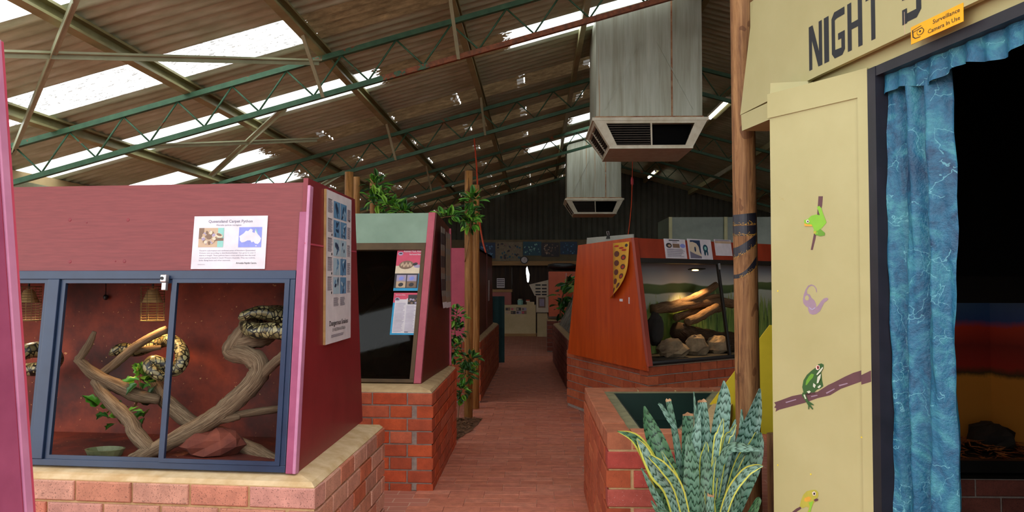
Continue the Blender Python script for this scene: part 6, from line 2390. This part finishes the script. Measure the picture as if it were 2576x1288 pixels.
# desert display inside the night room
TYF = 3.90
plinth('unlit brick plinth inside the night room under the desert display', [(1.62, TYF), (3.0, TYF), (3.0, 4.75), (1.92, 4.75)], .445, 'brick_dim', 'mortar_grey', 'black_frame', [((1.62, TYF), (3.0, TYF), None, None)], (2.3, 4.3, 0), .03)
nt = thing('desert_display', 'dim glass display with a red desert mural inside the night room', 'display', (2.3, 4.3, .47))
MB().box(1.66, 3.0, TYF + .01, TYF + .06, .478, .535).build('ledge', 'black_frame', nt)
MB().box(1.66, 3.0, TYF + .01, TYF + .05, 1.29, 1.42).build('head_board', 'black_frame', nt)
MB().box(1.62, 3.0, TYF + .0, TYF + .04, 1.42, 2.55).build('hood', 'dark_void', nt)
MB().box(1.66, 3.0, TYF + .025, TYF + .03, .535, 1.29).build('pane', 'glass', nt)
MB().vprism([(1.93, 4.62), (2.58, 4.62), (2.58, 4.64), (1.93, 4.64)], .478, 1.32).build('mural_back', 'mural_desert', nt)
MB().vprism([(2.58, 4.62), (3.0, 3.98), (3.02, 3.98), (2.60, 4.64)], .478, 1.32).build('mural_side', 'mural_desert', nt)
MB().vprism([(1.70, TYF + .06), (1.72, TYF + .06), (1.95, 4.64), (1.93, 4.64)], .478, 1.40).build('mural_left', 'mural_desert', nt)
MB().vprism([(1.66, TYF + .05), (3.0, TYF + .05), (2.6, 4.64), (1.93, 4.64)], 1.33, 1.36).build('top_board', 'dark_void', nt)
MB().vprism([(1.70, TYF + .06), (2.98, TYF + .06), (2.6, 4.62), (1.95, 4.62)], .472, .49).build('display_floor', 'rock_dark', nt)
for x_, z_, r_ in ((2.66, 1.00, .03), (2.77, .86, .04), (2.02, 1.02, .03)):
    pass
rl2 = random.Random(13)
mb = MB()
for i in range(420):
    x, y = rl2.uniform(1.9, 2.7), rl2.uniform(4.0, 4.5)
    z = .49 + .05 * math.exp(-((x - 2.25) ** 2) / .04 - ((y - 4.3) ** 2) / .05) + rl2.uniform(0, .02)
    a = rl2.uniform(0, 6.28)
    l, w = rl2.uniform(.02, .06), rl2.uniform(.004, .010)
    tz = rl2.uniform(-.02, .02)
    dx, dy = math.cos(a) * l, math.sin(a) * l
    mb.face([(x - dx, y - dy, z), (x - dy * w / l, y + dx * w / l, z + .004), (x + dx, y + dy, z + abs(tz)), (x + dy * w / l, y - dx * w / l, z + .004)])
o = mb.build('leaf_litter', 'litter', None, fix=False)
set_props(o, 'dry leaf litter on the floor of the desert display', 'leaf litter', kind='stuff')
rock('den_rock', 'dark rock half buried in leaf litter in the desert display', (2.42, 4.35, .55), (.13, .10, .09), 'rock_dark', 77)
ld = bpy.data.lights.new('display_light', 'POINT')
ld.energy, ld.color, ld.shadow_soft_size = .5, (1, .55, .25), .06
lo = bpy.data.objects.new('display_light', ld)
lo.location = (2.15, 4.25, 1.25)
COL.objects.link(lo)
dl = thing('display_lamp', 'small warm lamp under the roof of the desert display', 'lamp', (2.15, 4.25, 1.28))
MB().blob((2.15, 4.25, 1.29), .02, .02, .025, 8, 6).build('bulb', 'bulb_warm', dl, smooth=True)
MB().cyl((2.15, 4.25, 1.305), (2.15, 4.25, 1.33), .014, 8).build('socket', 'black_plastic', dl)
adopt(lo, dl)
a, b = at_depth(2341, 716, 3.86), at_depth(2361, 596, 3.86)
set_props(MB().box(a.x - .1, b.x, 3.86, 3.864, a.z, b.z).build('notice_sheet', 'paper'), 'pale notice in the dark night room, just past the curtain edge', 'notice')

# ================================================================== HANGING DUCTS
def duct(label, cy):
    root = thing('air_duct', label, 'duct', (1.2, cy + .5, 2.83), 'hanging air ducts')
    xa, xb, ya, yb = .634, 1.755, cy, cy + 1.0
    zt = lambda x: chord_z(x) + ROOF_UP - .03
    P_ = [(xa, ya), (xb, ya), (xb, yb), (xa, yb)]
    mb = MB()
    xm = (xa + xb) / 2
    Zb = 3.135
    # cross-broken sheet: each side dished to a ridge line
    mb.prism([(x, y, Zb) for x, y in P_], [(x, y, zt(x) if x < 1.7 else zt(1.73)) for x, y in P_])
    mb.build('shaft', 'galvanised', root)
    for x in (xa + .02, xa + .32, xb - .32, xb - .02):
        MB().box(x - .008, x + .008, ya - .006, ya, Zb + .01, zt(min(x, 1.7)) - .02).build('standing_seam', 'rusty_hem' if x > xb - .4 and x < xb - .1 else 'galvanised', root)
    for s_ in (-1, 1):
        A = V3((xm + s_ * .08, ya - .007, 3.95))
        Bq = V3((xm + s_ * .46, ya - .007, 3.22))
        MB().prism([A, A + V3((s_ * .012, 0, 0)), Bq + V3((s_ * .012, 0, 0)), Bq], [p_ + V3((0, .007, 0)) for p_ in (A, A + V3((s_ * .012, 0, 0)), Bq + V3((s_ * .012, 0, 0)), Bq)]).build('crease', 'galvanised', root)
    # rusty lower hem
    MB().box(xa - .012, xb + .012, ya - .012, yb + .012, 3.128, 3.15).build('rusty_hem', 'rusty_hem', root)
    # collar and hopper
    MB().box(xa - .045, xb + .055, ya - .06, yb + .06, 3.095, 3.128).build('collar', 'duct_cream', root)
    T = [(xa - .03, ya - .05), (xb + .04, ya - .05), (xb + .04, yb + .05), (xa - .03, yb + .05)]
    Bo = [(.775, ya + .02), (1.66, ya + .02), (1.66, yb - .05), (.775, yb - .05)]
    zt_, zb_ = 3.095, 2.83
    hop = []
    for i in range(4):
        j = (i + 1) % 4
        t0, t1, b0, b1 = V3((*T[i], zt_)), V3((*T[j], zt_)), V3((*Bo[i], zb_)), V3((*Bo[j], zb_))
        ins = V3(((t0 + t1 + b0 + b1) / 4))
        cen = V3((1.2, cy + .5, ins.z))
        nin_ = (cen - ins).normalized() * .03
        f = lambda s, t: (b0.lerp(b1, s)).lerp(t0.lerp(t1, s), t)
        def bar_(s0, s1, ta, tb, nm, m='duct_cream', e=0.0):
            a_ = [f(s0, ta), f(s1, ta), f(s1, tb), f(s0, tb)]
            return MB().prism([p_ + nin_ * e for p_ in a_], [p_ + nin_ * (e + 1) for p_ in a_]).build(nm, m, root)
        side_w = .10
        bar_(0, side_w, 0, 1, 'hopper_corner')
        bar_(1 - side_w, 1, 0, 1, 'hopper_corner')
        bar_(side_w, 1 - side_w, .90, 1, 'hopper_rail')
        bar_(side_w, 1 - side_w, 0, .06, 'hopper_rail')
        bar_(.50, .515, .06, .90, 'hopper_mullion')
        rngs = [(side_w, .5)] if i == 0 else [(side_w, .5), (.515, 1 - side_w)]
        for s0, s1 in rngs:
            for k in range(9):
                t0_ = .09 + .09 * k
                bar_(s0, s1, t0_, t0_ + .035, 'louvre', 'louvre_dark', .3)
    MB().hexa([(*Bo[0], zb_ - .02), (*Bo[1], zb_ - .02), (*Bo[2], zb_ - .02), (*Bo[3], zb_ - .02), (*Bo[0], zb_), (*Bo[1], zb_), (*Bo[2], zb_), (*Bo[3], zb_)]).build('bottom_plate', 'duct_cream', root)
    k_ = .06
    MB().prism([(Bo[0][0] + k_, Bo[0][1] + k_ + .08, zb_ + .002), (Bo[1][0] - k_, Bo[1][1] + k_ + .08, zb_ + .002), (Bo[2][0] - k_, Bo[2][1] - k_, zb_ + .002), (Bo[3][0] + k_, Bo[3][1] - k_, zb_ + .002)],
               [(T[0][0] + .12, T[0][1] + .22, zt_), (T[1][0] - .12, T[1][1] + .22, zt_), (T[2][0] - .12, T[2][1] - .12, zt_), (T[3][0] + .12, T[3][1] - .12, zt_)]).build('throat_shade', 'dark_void', root)  # solid near-black block: shade inside the hopper put into its colour


simple('rusty_hem', (190, 150, 110), (130, 70, 34), 9, .7)
duct('big galvanised air duct hanging from the roof with a louvred hopper, nearer one', 8.42)
duct('farther galvanised air duct hanging deep in the hall, smaller in view', 16.5)

# fluorescent tubes
for i, (y0, y1, x, z) in enumerate(((12.0, 13.25, 2.89, 4.12), (19.4, 20.6, 2.90, 4.09))):
    root = thing('tube_light', ['lit fluorescent tube on the right roof slope beside the painted pole', 'small far fluorescent tube on the right roof slope, right of the far duct'][i], 'tube light', (x, (y0 + y1) / 2, z), 'fluorescent tubes')
    MB().box(x - .04, x + .04, y0 - .04, y1 + .04, z + .02, z + .06).build('batten', 'duct_cream', root)
    MB().cyl((x, y0, z), (x, y1, z), .022, 10).build('tube', 'tube_white', root)
    for yy_ in (y0, y1):
        MB().box(x - .02, x + .02, yy_ - .02, yy_ + .02, z - .02, z + .03).build('end_cap', 'paper', root)
    MB().box(x - .006, x + .006, (y0 + y1) / 2 - .006, (y0 + y1) / 2 + .006, z + .06, chord_z(x) + ROOF_UP).build('hanger', 'brace_zinc', root)

# hanging cords
p = [at_depth(1193, 300, 10.8), at_depth(1199, 420, 10.6), at_depth(1205, 540, 10.2), at_depth(1213, 600, 10.0), at_depth(1222, 636, 9.9)]
p[0].z = chord_z(p[0].x) - GD - .02
set_props(MB().tube([V3(q2) for q2 in catmull([tuple(v) for v in p], 5)], .011, 6).build('power_cord', 'orange_cord', smooth=True), 'orange power cord hanging from the roof beside the front aisle post', 'cord', 'hanging cords')
p = [at_depth(1594, 400, 10.78), at_depth(1590, 470, 10.6), at_depth(1586, 540, 10.4), at_depth(1580, 592, 10.2)]
p[0].z = chord_z(p[0].x) - GD - .02
o = MB().tube([V3(q2) for q2 in catmull([tuple(v) for v in p], 5)], .006, 6).build('power_cord', 'orange_cord', smooth=True)
set_props(o, 'thin orange cord with a plug joint hanging under the nearer duct', 'cord', 'hanging cords')
c = at_depth(1590, 455, 10.65)
MB().tube([c + V3((0, 0, .05)), c + V3((0, 0, .02)), c - V3((0, 0, .04)), c - V3((0, 0, .06))], [.010, .018, .018, .008], 8).build('plug_joint', 'alert_pink', o)

# wrapped bulk behind the orange enclosure
a, b = at_depth(1682, 604, 12.5), at_depth(1862, 546, 12.5)
wr = thing('covered_aviary', 'box frame wrapped in cloudy plastic sheet rising behind the orange enclosure', 'cage', ((a.x + b.x) / 2, 12.9, 0))
MB().box(a.x, b.x + 1.2, 12.5, 13.6, a.z - .1, b.z).build('plastic_wrap', 'plastic_sheet', wr)
for x_ in (a.x, (a.x + b.x) / 2 + .3, b.x + 1.15):
    MB().box(x_, x_ + .05, 12.46, 12.5, 0, b.z).build('upright', 'purlin_zinc', wr)
MB().box(a.x, b.x + 1.2, 12.46, 12.5, a.z - .15, a.z - .1).build('rail', 'green_paint', wr)
MB().box(a.x, b.x + 1.2, 12.5, 13.6, 0, a.z - .15).build('lower_case', 'gable_steel', wr)

# ================================================================== THE FAR END
bmz0, bmz1 = at_depth(1300, 668, 21.3).z, at_depth(1300, 657, 21.3).z
set_props(MB().box(-3.2, 3.0, 21.22, 21.34, bmz0, bmz1).build('trim_3', 'fascia_timber'), kind='structure')
set_props(MB().box(-3.2, 3.0, 21.30, 21.34, bmz1, 2.53).build('trim_4', 'fascia_dull'), kind='structure')
FB = Frame((0, 21.29, 0), (1, 0), 0.0)
rr = random.Random(17)
for lb, x0_, x1_, y0_, y1_, base, cols_ in (('wide cream poster of many small animals on the far wall, left of the clock', 1247, 1315, 656, 609, 'poster_olive', ['print_dark', 'print_brown', 'teal_print']),
                                            ('dark teal poster of a large animal above the clock on the far wall', 1316, 1362, 643, 608, 'teal_print', ['print_deep', 'print_deep', 'print_teal']),
                                            ('brownish portrait poster right of the dark teal one on the far wall', 1363, 1407, 646, 610, 'print_dark', ['print_tan', 'print_brown', 'print_dark']),
                                            ('blue poster with pale shapes at the right of the far wall row', 1409, 1452, 640, 608, 'print_deep', ['teal_print', 'print_blue', 'print_deep']),
                                            ('blue poster half hidden at the left end of the far wall row', 1205, 1246, 650, 610, 'print_deep', ['print_blue', 'teal_print', 'print_deep'])):
    (u0, v0), (u1, v1) = FB.uv(x0_, y0_), FB.uv(x1_, y1_)
    root = thing('wall_poster', lb, 'poster', FB.p((u0 + u1) / 2, v0), 'posters along the far wall')
    MB().fbox(FB, u0, u1, v0, v1, 0, .006).build('poster_sheet', base, root)
    P = Print(FB, .0065)
    for i in range(46):
        P.ell(u0 + (u1 - u0) * rr.uniform(.08, .92), v0 + (v1 - v0) * rr.uniform(.1, .9), (u1 - u0) * rr.uniform(.02, .06), (v1 - v0) * rr.uniform(.02, .07), rr.choice(cols_), 1 + i, 7, rr.uniform(0, 3))
    P.build('print', root)
c = at_depth(1319, 654, 21.18)
ck = thing('wall_clock', 'round black-rimmed wall clock on the far timber beam', 'clock', c)
MB().cyl(c + V3((0, .03, 0)), c, .105, 28).build('rim', 'black_plastic', ck)
MB().cyl(c, c - V3((0, .006, 0)), .082, 28).build('clock_face', 'clock_white', ck)
MB().hexa([c + V3((a_, -.008 - d_, b_)) for d_, (a_, b_) in [(0, (-.004, -.01)), (0, (.004, -.01)), (.003, (.004, -.01)), (.003, (-.004, -.01)), (0, (.02, .06)), (0, (.026, .058)), (.003, (.026, .058)), (.003, (.02, .06))]]).build('hand', 'black_plastic', ck)
# counter
cx0, cx1 = -.853, -.022
cn = thing('service_counter', 'low cream counter with a raised right end and small cards, far end of the aisle', 'counter', (-.44, 20.8, 0))
zc = lambda y: at_depth(1300, y, 20.5).z
MB().box(cx0, cx1, 20.5, 21.0, 0, zc(767)).build('counter_body', 'counter_cream', cn)
xs = at_depth(1325, 770, 20.5).x
MB().box(xs, cx1 - .04, 20.52, 20.9, zc(767), zc(760)).build('raised_end', 'counter_cream', cn)
MB().box(cx0 - .01, cx1 + .01, 20.48, 20.5, 0, .07).build('kick_board', 'fascia_timber', cn)
for i in range(2):
    for j in range(4):
        x0_ = 1271.5 + 13.6 * j
        y0_ = 777.5 + 8.6 * i
        a, b = at_depth(x0_, y0_ + 3.8, 20.495), at_depth(x0_ + 12, y0_ - 3.8, 20.495)
        o = MB().box(a.x, b.x, 20.49, 20.497, a.z, b.z).build('display_card', ['print_brown', 'print_tan', 'print_dark', 'print_lilac'][(i + j) % 4], cn)
        m_ = (a.x + b.x) / 2
        MB().box(a.x + .01, m_, 20.486, 20.49, a.z + .015, b.z - .015).build('card_picture', ['print_dark', 'alert_pink', 'cream_print', 'print_brown'][(2 * i + j) % 4], o)
a = at_depth(1309, 757, 20.6)
jr = thing('collection_jar', 'small pale jar standing on the cream counter', 'jar', (a.x, 20.6, zc(767)))
MB().tube([(a.x, 20.6, zc(767)), (a.x, 20.6, zc(756)), (a.x, 20.6, zc(754))], [.07, .075, .05], 14).build('jar_body', 'print_teal', jr)
MB().cyl((a.x, 20.6, zc(754)), (a.x, 20.6, zc(752)), .055, 12).build('lid', 'cream_rack', jr)
a = at_depth(1328, 758, 20.6)
bx_ = thing('small_box', 'small box with an orange lid on the raised end of the counter', 'box', (a.x, 20.6, zc(760)))
MB().box(a.x - .05, a.x + .05, 20.58, 20.68, zc(760), zc(757)).build('box_body', 'cream_rack', bx_)
MB().box(a.x - .045, a.x + .045, 20.585, 20.675, zc(757), zc(754)).build('box_lid', 'orange_cord', bx_)
# brochure rack beside it, with slanted hood
rk = thing('brochure_rack', 'tall cream brochure rack with dark shelves and a picture, right of the counter', 'rack', (.14, 20.4, 0))
X = lambda x: at_depth(x, 700, 20.3).x
Zr = lambda y: at_depth(1360, y, 20.3).z
MB().box(X(1351), X(1377), 20.35, 20.8, 0, Zr(788)).build('stand', 'counter_cream', rk)
MB().box(X(1349), X(1380), 20.3, 20.8, Zr(786), Zr(744)).build('cabinet_body', 'cream_rack', rk)
MB().prism([(X(1345), 20.3, Zr(744)), (X(1380), 20.3, Zr(744)), (X(1380), 20.3, Zr(704)), (X(1331), 20.3, Zr(716))], [(X(1345), 20.8, Zr(744)), (X(1380), 20.8, Zr(744)), (X(1380), 20.8, Zr(704)), (X(1331), 20.8, Zr(716))]).build('hood', 'cream_rack', rk)
for y_ in (717, 726, 734, 741):
    for xa_, xb_ in ((1347, 1360), (1363, 1375)):
        MB().box(X(xa_), X(xb_), 20.285, 20.3, Zr(y_ + 1.7), Zr(y_ - 1.7)).build('shelf_slot', 'black_plastic', rk)
MB().box(X(1354), X(1372), 20.288, 20.3, Zr(774), Zr(748)).build('picture', 'print_brown', rk)
MB().box(X(1357), X(1369), 20.284, 20.288, Zr(770), Zr(752)).build('picture_print', 'print_lilac', rk)
# cabinet at the left of the far end with a striped notice
dk = thing('dark_cabinet', 'dark brown timber cabinet at the far left of the counter', 'cabinet', (-1.2, 20.9, 0))
Xd = lambda x: at_depth(x, 700, 20.6).x
Zd = lambda y: at_depth(1270, y, 20.6).z
MB().box(Xd(1210), Xd(1288), 20.6, 21.2, Zd(735), Zd(728)).build('shelf_board', 'fascia_timber', dk)
MB().box(Xd(1210), Xd(1286), 20.65, 21.2, 0, Zd(735)).build('lower_case', 'varnish_dark', dk)
for x_ in (1268, 1285):
    MB().box(Xd(x_), Xd(x_ + 2), 20.7, 21.2, Zd(728), Zd(672)).build('upright', 'plank_dark', dk)
a, b = at_depth(1249, 724, 20.55), at_depth(1269, 700, 20.55)
ns = thing('notice_sheet', 'small white striped notice on the dark cabinet at the far left', 'notice', (a.x, 20.55, a.z))
MB().box(a.x, b.x, 20.69, 20.70, a.z, b.z).build('sheet', 'paper', ns)
for k in range(4):
    z_ = a.z + (b.z - a.z) * (.16 + .21 * k)
    MB().box(a.x + .01, b.x - .01, 20.685, 20.69, z_, z_ + .022).build('text_row', 'print_dark', ns)
